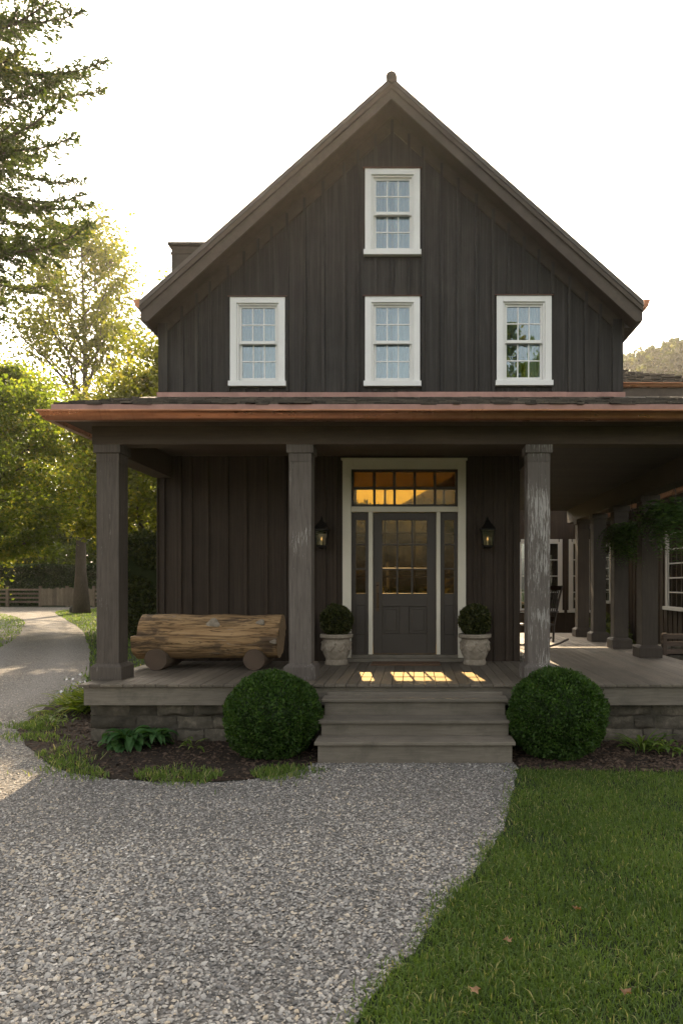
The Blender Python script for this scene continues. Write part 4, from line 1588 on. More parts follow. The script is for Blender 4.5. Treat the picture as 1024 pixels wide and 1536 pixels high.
# ------------------------------------------------------------------ wall lanterns
def lantern(x, y, z, label):
    t = thing('wall_lantern', (x, WY - 0.026, z), label, 'wall lamp', 'lanterns beside the front door')
    yc = y
    m = MB()
    m.taper(x, yc, z + 0.02, z + 0.05, 0.065, 0.065, 0.075, 0.075)
    m.taper(x, yc, z, z + 0.02, 0.03, 0.03, 0.065, 0.065)
    for sx in (-1, 1):
        for sy in (-1, 1):
            m.tube([(x + sx * 0.072, yc + sy * 0.072, z + 0.05), (x + sx * 0.092, yc + sy * 0.092, z + 0.27)], 0.008, 4)
    m.box(x - 0.105, x + 0.105, yc - 0.105, yc + 0.105, z + 0.27, z + 0.285)
    m.build('cage', M['iron'], t)
    r_ = MB()
    r_.taper(x, yc, z + 0.285, z + 0.30, 0.12, 0.12, 0.10, 0.10)
    r_.taper(x, yc, z + 0.30, z + 0.37, 0.10, 0.10, 0.05, 0.05)
    r_.taper(x, yc, z + 0.37, z + 0.43, 0.05, 0.05, 0.014, 0.014)
    r_.lathe([(0.008, 0.42), (0.02, 0.44), (0.012, 0.455), (0.006, 0.48)], (x, yc, z), 10)
    r_.build('lantern_roof', M['iron'], t)
    g = MB()
    for (ax, s) in (('x', -1), ('x', 1), ('y', -1), ('y', 1)):
        p0, p1 = 0.068, 0.086
        if ax == 'y':
            g.add([(x - 0.068, yc + s * p0, z + 0.05), (x + 0.068, yc + s * p0, z + 0.05), (x + 0.086, yc + s * p1, z + 0.27), (x - 0.086, yc + s * p1, z + 0.27)], [(0, 1, 2, 3)])
        else:
            g.add([(x + s * p0, yc - 0.068, z + 0.05), (x + s * p0, yc + 0.068, z + 0.05), (x + s * p1, yc + 0.086, z + 0.27), (x + s * p1, yc - 0.086, z + 0.27)], [(0, 1, 2, 3)])
    g.build('glass', M['glass_clear'], t)
    c = MB()
    c.tube([(x, yc, z + 0.05), (x, yc, z + 0.12)], 0.012, 8)
    c.build('candle', M['cream'], t)
    b_ = MB()
    b_.lathe([(0.004, 0.0), (0.012, 0.012), (0.013, 0.025), (0.006, 0.045), (0.001, 0.058)], (x, yc, z + 0.12), 10)
    b_.build('bulb', M['bulb'], t, smooth=True)
    k = MB()
    k.box(x - 0.05, x + 0.05, WY - 0.046, WY - 0.026, z + 0.05, z + 0.33)
    k.tube([(x, WY - 0.03, z + 0.30), (x, WY - 0.07, z + 0.36), (x, yc, z + 0.40)], 0.009, 6)
    k.build('bracket', M['iron'], t)
    return t


lantern(wx(482.5, 10.22), 10.20, wz(823, 10.2), 'black iron wall lantern beside the cracked middle column, left of the door')
lantern(wx(730.5, 10.22), 10.20, wz(823, 10.2), 'black iron wall lantern right of the door, above the right stone planter')


# ------------------------------------------------------------------ planters with boxwood balls
def planter(x, y, label, label2, seed):
    t = thing('stone_planter', (x, y, FL), label, 'planter', 'stone planters flanking the door')
    prof = [(0.0, 0.0), (0.165, 0.0), (0.168, 0.03), (0.158, 0.05), (0.150, 0.075), (0.162, 0.10), (0.190, 0.15), (0.203, 0.22), (0.200, 0.29), (0.193, 0.345), (0.192, 0.37)]
    m = MB()
    m.lathe(prof, (x, y, FL), 48, closed=False)
    # carved swags
    for k in range(8):
        a0 = k * math.pi / 4
        pts = []
        for j in range(9):
            a = a0 + (math.pi / 4) * j / 8
            zz = 0.30 - 0.09 * math.sin(math.pi * j / 8)
            r = 0.205
            pts.append((x + r * math.cos(a), y + r * math.sin(a), FL + zz))
        m.tube(pts, [0.008 + 0.012 * math.sin(math.pi * j / 8) for j in range(9)], 6)
        a = a0
        m.lathe([(0.001, -0.03), (0.022, -0.012), (0.026, 0.004), (0.001, 0.03)], (x + 0.198 * math.cos(a), y + 0.198 * math.sin(a), FL + 0.31), 8)
    m.build('body', M['urn'], t, smooth=True, angle=rad(40))
    r_ = MB()
    r_.lathe([(0.19, 0.368), (0.222, 0.378), (0.236, 0.392), (0.238, 0.425), (0.228, 0.438), (0.20, 0.438), (0.195, 0.41), (0.0, 0.405)], (x, y, FL), 48, closed=False)
    r_.build('rim', M['urn'], t, smooth=True, angle=rad(35))
    b = thing('potted_boxwood', (x, y, FL + 0.41), label2, 'boxwood ball', 'boxwood balls in the stone planters')
    shrub_ball('foliage', M['topiary'], b, (x, y, FL + 0.63), 0.235, 5200, 0.042, 0.98, 0.09, seed)
    s = MB()
    s.tube([(x, y, FL + 0.405), (x, y, FL + 0.6)], 0.018, 6)
    s.build('stem', M['bark'], b)


planter(wx(504.5, 10.02), 10.02, 'carved pale stone planter left of the door, next to the middle column', 'round clipped boxwood in the planter left of the door', 3.1)
planter(wx(711.5, 10.02), 10.02, 'carved pale stone planter right of the door, under the right lantern', 'round clipped boxwood in the planter right of the door', 4.7)


# ------------------------------------------------------------------ log bench
def log_bench():
    yc, r = 9.55, 0.325
    x0, x1 = wx(197, 9.25), wx(415, 9.25)
    zc = FL + 0.155 + r * 0.93 - 0.02
    t = thing('log_bench', ((x0 + x1) / 2, yc, FL), 'bench carved from one peeled tawny log with seat notch, on porch left of the steps', 'bench')
    n = 40
    prof = []
    seat_z = zc + 0.02
    back_y = yc + 0.02
    for k in range(n):
        a = 2 * math.pi * k / n
        prof.append((yc + r * math.cos(a), zc + r * 0.95 * math.sin(a)))
    # carve: the front upper part is cut back behind a narrow seat ledge
    up = set()
    out, done = [], False
    for (y, z) in prof:
        if y < yc + 0.10 and z > seat_z:
            a = math.atan2(z - zc, y - yc)
            k_ = min(1.0, max(0.0, (yc + 0.10 - y) / 0.22))
            rr0 = r * (1 - 0.24 * k_)
            y2, z2 = yc + rr0 * math.cos(a) + 0.02 * k_, zc + r * 0.95 * math.sin(a) * (1 - 0.03 * k_)
            up.add(len(out))
            out.append((y2, z2))
            last = (y2, z2)
            continue
        if not done and z <= seat_z and y < yc:
            out.append((last[0] - 0.004, seat_z + 0.012))
            up.add(len(out) - 1)
            out.append((last[0] - 0.02, seat_z))
            out.append((yc - r * 0.985, seat_z - 0.004))
            out.append((yc - r * 1.0, seat_z - 0.016))
            done = True
        out.append((y, z))
    prof = out
    N = len(prof)
    S_ = 44
    V, Fq = [], []
    rr = random.Random(5)
    for i in range(S_ + 1):
        s = i / S_
        x = x0 + (x1 - x0) * s
        for kk, (y, z) in enumerate(prof):
            dy, dz = y - yc, z - zc
            w_ = 1 + 0.018 * math.sin(3 * s * 6 + math.atan2(dz, dy) * 2) + 0.012 * math.sin(17 * s + 3 * math.atan2(dz, dy)) + rr.uniform(-.006, .006)
            w_ *= (1.0 - 0.05 * s)
            xx = x
            if i == 0:
                xx += (0.085 * (0.4 + max(0, dz / r)) if kk in up else 0.0) + rr.uniform(-.01, .01)
            if i == S_:
                xx += 0.02 * dz / r + rr.uniform(-.006, .006)
            V.append((xx, yc + dy * w_, zc + dz * w_))
    for i in range(S_):
        for k in range(N):
            Fq.append((i * N + k, i * N + (k + 1) % N, (i + 1) * N + (k + 1) % N, (i + 1) * N + k))
    m = MB()
    m.add(V, Fq)
    m.add([V[k] for k in range(N)], [tuple(range(N))[::-1]])
    body = m.build('log_seat', M['log'], t, smooth=True, angle=rad(38))
    e = MB()
    off = S_ * N
    c = Vector((0, 0, 0))
    pts = [Vector(V[off + k]) + Vector((0.003, 0, 0)) for k in range(N)]
    for p_ in pts: c += p_
    c /= N
    e.add([tuple(p_) for p_ in pts] + [tuple(c)], [(k, (k + 1) % N, N) for k in range(N)])
    e.build('end_grain', M['logend'], body, origin=None)
    # knots
    for (kx, kz, kr) in ((x0 + 1.06, zc + 0.19, 0.06), (x0 + 1.70, zc + 0.20, 0.04), (x0 + 1.9, zc - 0.05, 0.03)):
        kn = MB()
        ky = yc - r * 0.73 * math.cos(math.asin(min(1, (kz - zc) / (r * 0.95)))) - 0.004 if kz > zc else yc - r * 0.985
        V2 = []
        for i_, (q, dpt) in enumerate(((1.0, 0.004), (0.7, -0.012), (0.4, -0.006), (0.05, -0.014))):
            for k in range(14):
                a = 2 * math.pi * k / 14
                wob = 1 + 0.2 * math.sin(3 * a + kx)
                V2.append((kx + math.cos(a) * kr * q * 1.5 * wob, ky + dpt + (0.06 * (kz + math.sin(a) * kr * q - zc) ** 2), kz + math.sin(a) * kr * q * wob))
        kn.add(V2, [(i_ * 14 + k, i_ * 14 + (k + 1) % 14, (i_ + 1) * 14 + (k + 1) % 14, (i_ + 1) * 14 + k) for i_ in range(3) for k in range(14)] + [tuple(42 + k for k in range(14))])
        kn.build('knot', M['urn'], body, smooth=True)
    for px, rr_ in ((234, 0.155), (381, 0.148)):
        sx = wx(px, 9.28)
        ln = MB()
        n = 22
        wob = [1 + R.uniform(-.05, .05) for _ in range(n)]
        y_a, y_b = 9.27, 9.95
        vs_ = []
        for y in (y_a, y_a + 0.012, y_b):
            q = 0.955 if y == y_a else 1.0
            for k in range(n):
                a = 2 * math.pi * k / n
                vs_.append((sx + rr_ * q * wob[k] * math.cos(a), y, FL + rr_ * 0.97 + rr_ * 0.97 * q * wob[k] * math.sin(a)))
        ln.add(vs_, [(i * n + k, i * n + (k + 1) % n, (i + 1) * n + (k + 1) % n, (i + 1) * n + k) for i in range(2) for k in range(n)] + [tuple(2 * n + k for k in range(n))])
        lg = ln.build('support_log', M['postbark'], t, smooth=True, angle=rad(50))
        e = MB()
        e.add([(p_[0], p_[1] - 0.001, p_[2]) for p_ in vs_[:n]], [tuple(range(n))])
        eo = e.build('cut_end', M['postend'], lg)
        for vtx in eo.data.vertices:
            vtx.co -= Vector((sx - t.location.x, 0, FL + rr_ - t.location.z))
        eo.location = (sx - t.location.x, 0, FL + rr_ - t.location.z)
    # end grain rings centred on the log
    for o in t.children_recursive:
        if o.name.startswith('end_grain'):
            dv = Vector((0, yc, zc)) - Vector((0, t.location.y, t.location.z))
            for vtx in o.data.vertices:
                vtx.co -= dv
            o.location = dv
    return t


log_bench()

# ------------------------------------------------------------------ boxwood globes by the steps
for (px, rr_, lab, sd_) in ((409, 0.515, 'large round clipped boxwood left of the porch steps', 1.3), (834, 0.535, 'large round clipped boxwood right of the porch steps', 2.6)):
    cxw = wx(px, 7.58)
    t = thing('boxwood_shrub', (cxw, 7.58, 0.012), lab, 'shrub', 'boxwood globes flanking the steps')
    shrub_ball('foliage', M['box'], t, (cxw, 7.58, 0.43), rr_, 23000, 0.036, 0.96, 0.062, sd_, flat=0.41)
    s = MB()
    s.tube([(cxw, 7.58, 0.0), (cxw, 7.58, 0.3)], 0.03, 6)
    s.build('stem', M['bark'], t)


# ------------------------------------------------------------------ herbaceous plants
def blade_leaf(V, Fq, T, base, az, ln, wd, arch, tint, seg=5, pitch=1.0):
    d = Vector((math.cos(az), math.sin(az), 0))
    s = Vector((-d.y, d.x, 0))
    p = Vector(base)
    el = pitch
    b = len(V)
    for i in range(seg + 1):
        u = i / seg
        w_ = wd * math.sin(math.pi * min(1, 0.12 + 0.88 * u)) ** 0.8 * (1 if u < 1 else 0.05)
        if u < 0.25: w_ *= 0.35 + 2.6 * u
        fold = w_ * 0.25
        V.append(tuple(p - s * w_ / 2 + Vector((0, 0, fold))))
        V.append(tuple(p))
        V.append(tuple(p + s * w_ / 2 + Vector((0, 0, fold))))
        el -= arch / seg
        p = p + (d * math.cos(el) + Vector((0, 0, math.sin(el)))) * ln / seg
    for i in range(seg):
        for k in (0, 1):
            a = b + i * 3 + k
            Fq.append((a, a + 1, a + 4, a + 3))
            T.append(min(1, max(0, tint)))


def leafy(name, m, loc, label, cat, n, ln, wd, arch, spread, seed, group=None, pitch=(0.6, 1.4), flowers=0):
    rr = random.Random(seed)
    t = thing(name, (loc[0], loc[1], loc[2] if len(loc) > 2 else 0.012), label, cat, group)
    V, Fq, T = [], [], []
    for i in range(n):
        az = rr.uniform(0, 2 * math.pi)
        rad_ = abs(rr.gauss(0, spread))
        base = (loc[0] + math.cos(az) * rad_, loc[1] + math.sin(az) * rad_ * 0.7, t.location.z)
        blade_leaf(V, Fq, T, base, az + rr.uniform(-.5, .5), ln * rr.uniform(0.6, 1.2), wd * rr.uniform(0.7, 1.2), arch * rr.uniform(0.7, 1.3), rr.gauss(0.5, 0.2), pitch=rr.uniform(*pitch))
    mesh_np('leaves', np.array(V), [np.array(Fq)], m, t, np.array(T), smooth=True)
    if flowers:
        C = np.array([(loc[0] + rr.gauss(0, spread * 1.3), loc[1] + rr.gauss(0, spread), t.location.z + ln * rr.uniform(0.55, 0.95)) for _ in range(flowers)])
        rng = np.random.default_rng(seed)
        V2, F2 = leaf_cards(C, rng.normal(size=C.shape), np.full(len(C), 0.05), 0.9, rng)
        mesh_np('flowers', V2, [F2], M['petal'], t, np.full(len(F2), 0.5))['kind'] = 'stuff'
    return t


def clump(name, m, loc, label, cat, parts, ln, wd, seed, group=None, tintm=0.5):
    """several crowns of leaves in one plant (hosta like)"""
    rr = random.Random(seed)
    t = thing(name, (loc[0], loc[1], 0.012), label, cat, group)
    V, Fq, T = [], [], []
    for (dx, dy, k, sc) in parts:
        for i in range(k):
            az = rr.uniform(0, 2 * math.pi)
            h = rr.uniform(0.02, 0.14) * sc
            base = (loc[0] + dx + math.cos(az) * 0.05, loc[1] + dy + math.sin(az) * 0.05, 0.012 + h)
            blade_leaf(V, Fq, T, base, az, ln * sc * rr.uniform(0.7, 1.15), wd * sc * rr.uniform(0.8, 1.15), rr.uniform(1.2, 2.2), rr.gauss(tintm, 0.2), pitch=rr.uniform(0.5, 1.25))
    mesh_np('leaves', np.array(V), [np.array(Fq)], m, t, np.array(T), smooth=True)
    return t


clump('hosta', M['hosta'], (wx(203, 7.8), 7.82), 'leafy green hosta clump in the bed below the log bench', 'plant',
      [(-0.26, 0.05, 26, 0.9), (-0.05, -0.02, 34, 1.05), (0.2, 0.05, 26, 0.95), (0.1, 0.14, 20, 1.0), (-0.15, 0.14, 18, 1.0)], 0.24, 0.085, 4)
clump('seedling', M['weed'], (wx(293, 7.72), 7.72), 'small pale green seedling between the hosta and the left boxwood', 'plant', [(0, 0, 9, 1.0), (-0.06, .02, 5, .7)], 0.16, 0.032, 9, tintm=0.75)
leafy('perennial', M['weed'], (wx(962, 7.75), 7.75), 'tall narrow leaved perennial before the stone foundation right of the boxwood', 'plant', 46, 0.33, 0.03, 1.4, 0.10, 12, pitch=(0.8, 1.5))
clump('herb', M['weed'], (wx(1000, 7.5), 7.5), 'low bright green herb at the right edge of the flower bed', 'plant', [(0, 0, 18, 1.0), (0.12, 0.03, 12, .8), (-0.1, 0.05, 10, .8)], 0.16, 0.045, 14, tintm=0.6)
leafy('daisy_plant', M['green'], (-4.5, 10.2), 'bushy plant with small white flowers beside the left end of the porch', 'plant', 420, 0.55, 0.05, 1.2, 0.30, 21, pitch=(0.7, 1.5), flowers=70)
leafy('border_perennial', M['green'], (-4.4, 11.8), 'bushy green perennial by the house corner behind the flowering plant', 'plant', 300, 0.5, 0.06, 1.2, 0.30, 22, pitch=(0.6, 1.4))
clump('groundcover', M['weed'], (wx(180, 8.9) - 0.9, 8.9), 'low green weed on the left rim of the bed beside the drive', 'plant', [(0, 0, 18, 1.0), (0.2, 0.15, 12, .8), (-0.1, 0.25, 10, .8)], 0.12, 0.04, 15, tintm=0.6)

# fallen leaves
lab = [('curled tan fallen leaf on the lawn farthest from the camera', 866, 1376), ('reddish brown fallen leaf on the lawn nearest the gravel', 762, 1424),
       ('pale tan fallen leaf on the lawn in the bottom right corner', 940, 1505), ('long dry brown fallen leaf at the bottom of the lawn', 712, 1502)]
for i, (lb_, px, py) in enumerate(lab):
    d = EYE * F / (py - HZ)
    x, y = wx(px, d), d
    rr = random.Random(30 + i)
    n = 11
    pts = [(0, 0, 0.02)]
    for k in range(n):
        a = 2 * math.pi * k / n
        q = 0.03 * (1.0 if k % 2 else 0.5) * rr.uniform(0.8, 1.2)
        pts.append((math.cos(a) * q, math.sin(a) * q * 0.8, 0.018 + rr.uniform(-0.004, 0.02)))
    V = np.array(pts) + np.array([x, y, 0.028])
    Fs = np.array([(0, 1 + k, 1 + (k + 1) % n) for k in range(n)])
    o = mesh_np('fallen_leaf', V, [Fs], M['dryleaf'], None, np.full(n, rr.random()), origin=(x, y, 0.03))
    tag(o, lb_, 'leaf', 'dry leaves fallen on the lawn')


# ------------------------------------------------------------------ hanging ferns
def hang_fern(x, y, z, r, label, seed):
    t = thing('hanging_fern', (x, y, z), label, 'hanging plant', 'ferns hanging from the side porch beam')
    b = MB()
    b.lathe([(0.0, -0.14), (0.07, -0.13), (0.12, -0.08), (0.15, 0.0), (0.155, 0.02), (0.14, 0.02), (0.0, 0.0)], (x, y, z), 20, closed=False)
    b.build('basket', M['terracotta'], t, smooth=True)
    c = MB()
    for k in range(3):
        a = 2.1 * k + 0.4
        c.tube([(x + 0.15 * math.cos(a), y + 0.15 * math.sin(a), z + 0.02), (x, y, z + 0.5)], 0.004, 4)
    c.tube([(x, y, z + 0.5), (x, y, 3.256)], 0.005, 4)
    c.build('chain', M['iron'], t)
    rr = random.Random(seed)
    rng = np.random.default_rng(seed)
    Cc, Ax, Sz = [], [], []
    for i in range(150):
        az = rr.uniform(0, 2 * math.pi)
        el = rr.uniform(0.2, 1.35)
        ln = r * rr.uniform(0.8, 1.5)
        p = Vector((x, y, z))
        d0 = Vector((math.cos(az), math.sin(az), 0))
        sd2 = Vector((-d0.y, d0.x, 0))
        seg = 16
        for k in range(seg):
            u = k / seg
            e = el - 2.9 * u
            dv = d0 * math.cos(e) + Vector((0, 0, math.sin(e)))
            p = p + dv * ln / seg
            for s in (-1, 1):
                pl = 0.09 * math.sin(math.pi * (0.15 + 0.85 * u)) + 0.01
                a = sd2 * s + dv * 0.35
                Cc.append(tuple(p + a.normalized() * pl * 0.5))
                Ax.append(tuple(a))
                Sz.append(pl)
    V, Fq = leaf_cards(np.array(Cc), np.array(Ax), np.array(Sz), 0.32, rng)
    mesh_np('fronds', V, [Fq], M['fern'], t, np.clip(rng.normal(0.45, 0.2, len(Fq)), 0, 1))


hang_fern(3.67, 11.75, 2.66, 0.62, 'bushy hanging fern between the two nearest side porch columns', 3)
hang_fern(3.74, 10.0, 2.76, 0.78, 'large hanging fern cut by the right edge of the photo', 4)


# ------------------------------------------------------------------ rocking chair
def rocking_chair(x, y, rz, label):
    t = thing('rocking_chair', (0, 0, 0), label, 'rocking chair')
    m = MB()
    m.box(-0.25, 0.25, -0.24, 0.24, 0.40, 0.435)
    m.build('seat', M['chair'], t, bevel=0.01)
    b = MB()
    for s in (-1, 1):
        b.tube([(s * 0.24, 0.23, 0.10), (s * 0.24, 0.25, 0.42), (s * 0.245, 0.34, 0.80), (s * 0.25, 0.43, 1.12)], 0.02, 8)
    for zz, yy in ((1.08, 0.415), (0.52, 0.27)):
        b.box(-0.24, 0.24, yy - 0.012, yy + 0.012, zz - 0.04, zz + 0.04)
    for k in range(7):
        xx = -0.18 + 0.06 * k
        b.tube([(xx, 0.27, 0.52), (xx, 0.415, 1.06)], 0.011, 6)
    b.build('backrest', M['chair'], t, smooth=True, angle=rad(40))
    for s in (-1, 1):
        a = MB()
        a.tube([(s * 0.24, -0.22, 0.07), (s * 0.24, -0.23, 0.42), (s * 0.25, -0.24, 0.64)], 0.02, 8)
        a.build('front_leg', M['chair'], t, smooth=True, angle=rad(40))
        a = MB()
        a.box(s * 0.27 - 0.04, s * 0.27 + 0.04, -0.28, 0.31, 0.64, 0.665)
        a.build('armrest', M['chair'], t, bevel=0.006)
        a = MB()
        pts = [(s * 0.24, -0.42 + 1.0 * k / 10, 0.025 + 0.16 * ((k / 10 - 0.42) ** 2) * 2.2) for k in range(11)]
        a.tube(pts, 0.02, 8)
        a.build('rocker', M['chair'], t, smooth=True, angle=rad(40))
    t.location = (x, y, FL)
    t.rotation_euler = (0, 0, rz)
    return t


rocking_chair(2.17, 12.6, rad(-62), 'dark wooden rocking chair on the side porch behind the flaking right column')

# ------------------------------------------------------------------ rear house (back block and right wing)
rh = thing('rear_house', (6.0, 23.5, 0), 'brown two storey rear house with white framed windows beyond the side porch', 'house')
RY = 23.5
m = MB()
m.box(1.9, 10.5, RY, RY + 7, 0.0, 8.55)
m.build('wall', M['siding_low'], rh)
EZ = wz(578, RY - 0.4)
m = MB()
e = 0.45
a = [(1.9 - e, RY - e, EZ + 0.02), (10.5 + e, RY - e, EZ + 0.02), (10.5 + e, RY + 7 + e, EZ + 0.02), (1.9 - e, RY + 7 + e, EZ + 0.02), (4.4, RY + 3.5, EZ + 1.75), (7.2, RY + 3.5, EZ + 1.75)]
m.add(a, [(0, 1, 5, 4), (1, 2, 5), (2, 3, 4, 5), (3, 0, 4), (0, 3, 2, 1)], 0.3)
for c in range(9):                      # shake courses on the front slope
    u = c / 9
    p0 = Vector(a[0]).lerp(Vector(a[4]), u)
    p1 = Vector(a[1]).lerp(Vector(a[5]), u)
    x = p0.x
    while x < p1.x:
        wd = R.uniform(0.2, 0.5)
        x2 = min(x + wd, p1.x)
        yy, zz = p0.y, p0.z + 0.02 + R.uniform(0, 0.05)
        m.box(x + .01, x2 - .01, yy, yy + 0.55, zz, zz + 0.05, R.random(), None)
        x = x2
ro = m.build('roof', M['shake'], rh)
m = MB()
og2 = ogee(0.14, 0.15)
m.prism([(RY - e - p[0], EZ - 0.10 + p[1]) for p in og2], 'x', 1.4, 11.0)
m.build('gutter', M['copper'], rh)
m = MB()
m.box(1.5, 10.9, RY - e + 0.02, RY, EZ - 0.42, EZ - 0.10)
m.build('eaves_board', M['trim_dark'], rh)
# right wing: wall faces the side porch
WX = 6.0
m = MB()
m.box(WX, WX + 4.5, 13.4, RY, 0.0, 3.85)
wing = m.build('wing_wall', M['siding_low'], rh)
m = MB()
for k in range(34):
    y = 13.45 + k * 0.3
    m.box(WX - 0.02, WX + 0.001, y, y + 0.04, 0.3, 3.7)
m.build('wing_batten', M['siding_low'], rh)
m = MB()
m.box(WX - 0.35, WX, 13.0, RY, 3.70, 3.84)
m.build('wing_eaves', M['trim_dark'], rh)
m = MB()
m.prism([(WX - 0.40, 3.85), (WX - 0.40, 3.93), (WX + 2.6, 5.9), (WX + 5.2, 3.93), (WX + 5.2, 3.85)], 'y', 13.0, RY, 0.3)
for c in range(10):
    y = 13.0
    while y < RY:
        wd = R.uniform(0.12, 0.3)
        y2 = min(y + wd, RY)
        x = WX - 0.43 + c * 0.3
        z = 3.93 + c * 0.3 * 0.657 + R.uniform(0, 0.02)
        m.add([(x, y + .005, z), (x, y2 - .005, z), (x + .42, y2 - .005, z + .25), (x + .42, y + .005, z + .25), (x, y + .005, z + .03), (x, y2 - .005, z + .03), (x + .42, y2 - .005, z + .26), (x + .42, y + .005, z + .26)],
              [(0, 3, 2, 1), (4, 5, 6, 7), (0, 1, 5, 4), (1, 2, 6, 5), (2, 3, 7, 6), (3, 0, 4, 7)], R.random())
        y = y2
m.build('wing_roof', M['shake'], rh)
m = MB()
m.prism([(WX - 0.41 - p[0], 3.76 + p[1]) for p in ogee(0.11, 0.12)], 'y', 13.0, RY - 0.5)
m.build('wing_gutter', M['copper'], rh)


def side_window(y0, y1, z0, z1, arch):
    m = MB()
    x = WX - 0.05
    m.box(x, WX + 0.02, y0, y0 + 0.10, z0, z1)
    m.box(x, WX + 0.02, y1 - 0.10, y1, z0, z1)
    m.box(x, WX + 0.02, y0 + .10, y1 - .10, z1 - 0.10, z1)
    m.box(x - 0.05, WX + 0.02, y0 - 0.06, y1 + 0.06, z0 - 0.08, z0)
    w_ = m.build('window', M['white_dim'], rh, bevel=0.004)
    s = MB()
    a, b = y0 + 0.10, y1 - 0.10
    s.box(x + 0.02, x + 0.05, a, a + 0.06, z0, z1 - 0.10)
    s.box(x + 0.02, x + 0.05, b - 0.06, b, z0, z1 - 0.10)
    for k in range(1, 5):
        z = z0 + (z1 - 0.10 - z0) * k / 5
        s.box(x + 0.02, x + 0.05, a + .06, b - .06, z - 0.015, z + 0.015)
    ym = (a + b) / 2
    s.build('sash', M['white_dim'], w_)
    p = MB()
    p.box(x + 0.034, x + 0.038, a, b, z0, z1 - 0.10)
    p.build('pane', M['glass_rear'], w_)


side_window(14.9, 16.5, 1.32, 3.1, True)
side_window(21.2, 22.9, 1.32, 3.1, True)


def front_window(x0, x1, z0, z1, nz=4, nx=2):
    m = MB()
    y = RY - 0.05
    m.box(x0, x0 + 0.09, y, RY + 0.02, z0, z1)
    m.box(x1 - 0.09, x1, y, RY + 0.02, z0, z1)
    m.box(x0 + .13, x1 - .13, y, RY + 0.02, z1 - 0.09, z1)
    m.box(x0 - .05, x1 + .05, y - 0.04, RY + 0.02, z0 - 0.08, z0)
    w_ = m.build('window', M['white_dim'], rh, bevel=0.004)
    s = MB()
    grid_frame(s, x0 + 0.09, x1 - 0.09, z0, z1 - 0.09, y + 0.015, y + 0.045, nx, nz, 0.06, 0.014)
    s.build('sash', M['white_dim'], w_)
    p = MB()
    p.box(x0 + .13, x1 - .13, y + 0.028, y + 0.032, z0, z1 - .13)
    p.build('pane', M['glass_rear'], w_)


front_window(3.45, 4.98, 0.95, 3.35)
front_window(5.2, 5.9, 0.95, 3.35, 4, 1)
front_window(5.2, 6.6, 5.2, 7.2)
front_window(8.0, 9.4, 5.2, 7.2)

# garden bench and low wall in the courtyard
gb = thing('garden_bench', (5.2, 12.6, 0), 'weathered slatted garden bench in the shaded courtyard at the right edge', 'bench')
m = MB()
for k in range(4):
    m.box(4.55, 5.85, 12.35 + k * 0.11, 12.44 + k * 0.11, 0.43, 0.46, R.random())
m.build('seat', M['garden_wood'], gb, bevel=0.004)
m = MB()
for k in range(3):
    m.box(4.55, 5.85, 12.82, 12.85, 0.56 + k * 0.14, 0.65 + k * 0.14, R.random())
m.build('backrest', M['garden_wood'], gb, bevel=0.004)
for x in (4.6, 5.8):
    for y in (12.38, 12.80):
        m = MB()
        m.box(x - 0.035, x + 0.035, y - 0.035, y + 0.035, 0.0, 0.43 if y < 12.6 else 0.95)
        m.build('leg', M['garden_wood'], gb, bevel=0.004)
sw_ = MB()
rr = random.Random(77)
for row in range(3):
    x = 4.2
    while x < 5.95:
        wd = rr.uniform(0.2, 0.45)
        x2 = min(x + wd, 6.0)
        sw_.box(x + .01, x2 - .01, 14.2 + rr.uniform(-.03, .03), 14.55 + rr.uniform(-.03, .03), row * 0.2 + .005, row * 0.2 + 0.19, rr.random())
        x = x2
o = sw_.build('stone_wall', M['stone'], None, bevel=0.03, seg=3, origin=(5.1, 14.4, 0))
tag(o, 'low dry stone wall in the courtyard behind the garden bench', 'wall')
for (x, y, s, sd_, lb_) in ((4.6, 16.5, 0.55, 3, 'dark rounded shrub by the wing wall beyond the side porch columns'), (5.3, 19.2, 0.6, 4, 'dark green shrub below the farther arched wing window')):
    t = thing('garden_shrub', (x, y, 0), lb_, 'shrub', 'shrubs in the courtyard')
    shrub_ball('foliage', M['hedge'], t, (x, y, s * 0.75), s, 2600, 0.09, 0.95, 0.15, sd_ + 0.5, flat=s * 0.7)
leafy('courtyard_plant', M['green'], (4.45, 10.9), 'leafy green plant at the foot of the deck by the nearest side column', 'plant', 160, 0.42, 0.05, 1.3, 0.25, 41, pitch=(0.6, 1.4))

# ------------------------------------------------------------------ left background: hedges, fence, trees
t = thing('tall_hedge', (-8.6, 23.2, 0), 'tall dense green hedge seen between the left column and the house wall', 'hedge')
hedge_mesh('foliage', M['hedge'], t, -10.4, -4.0, 22.8, 24.2, 3.55, 22000, 0.13, 3, 0.22)
t = thing('clipped_hedge', (-29, 58, 0), 'long clipped dark hedge behind the wooden fence at the end of the drive', 'hedge')
hedge_mesh('foliage', M['hedge_cut'], t, -50, -17.0, 56.8, 59.0, 3.35, 24000, 0.22, 6, 0.10)
fn = thing('wooden_fence', (-29, 54.5, 0), 'weathered post and rail wooden fence with vertical board panels across the drive end', 'fence')
FY = 54.5
px_posts = [-38, -35, -32.0, -29.4, -27.3, -25.2, -22.6, -20]
for x in px_posts:
    m = MB()
    m.box(x - 0.09, x + 0.09, FY - 0.09, FY + 0.09, 0, 1.62)
    m.build('post', M['fence'], fn)
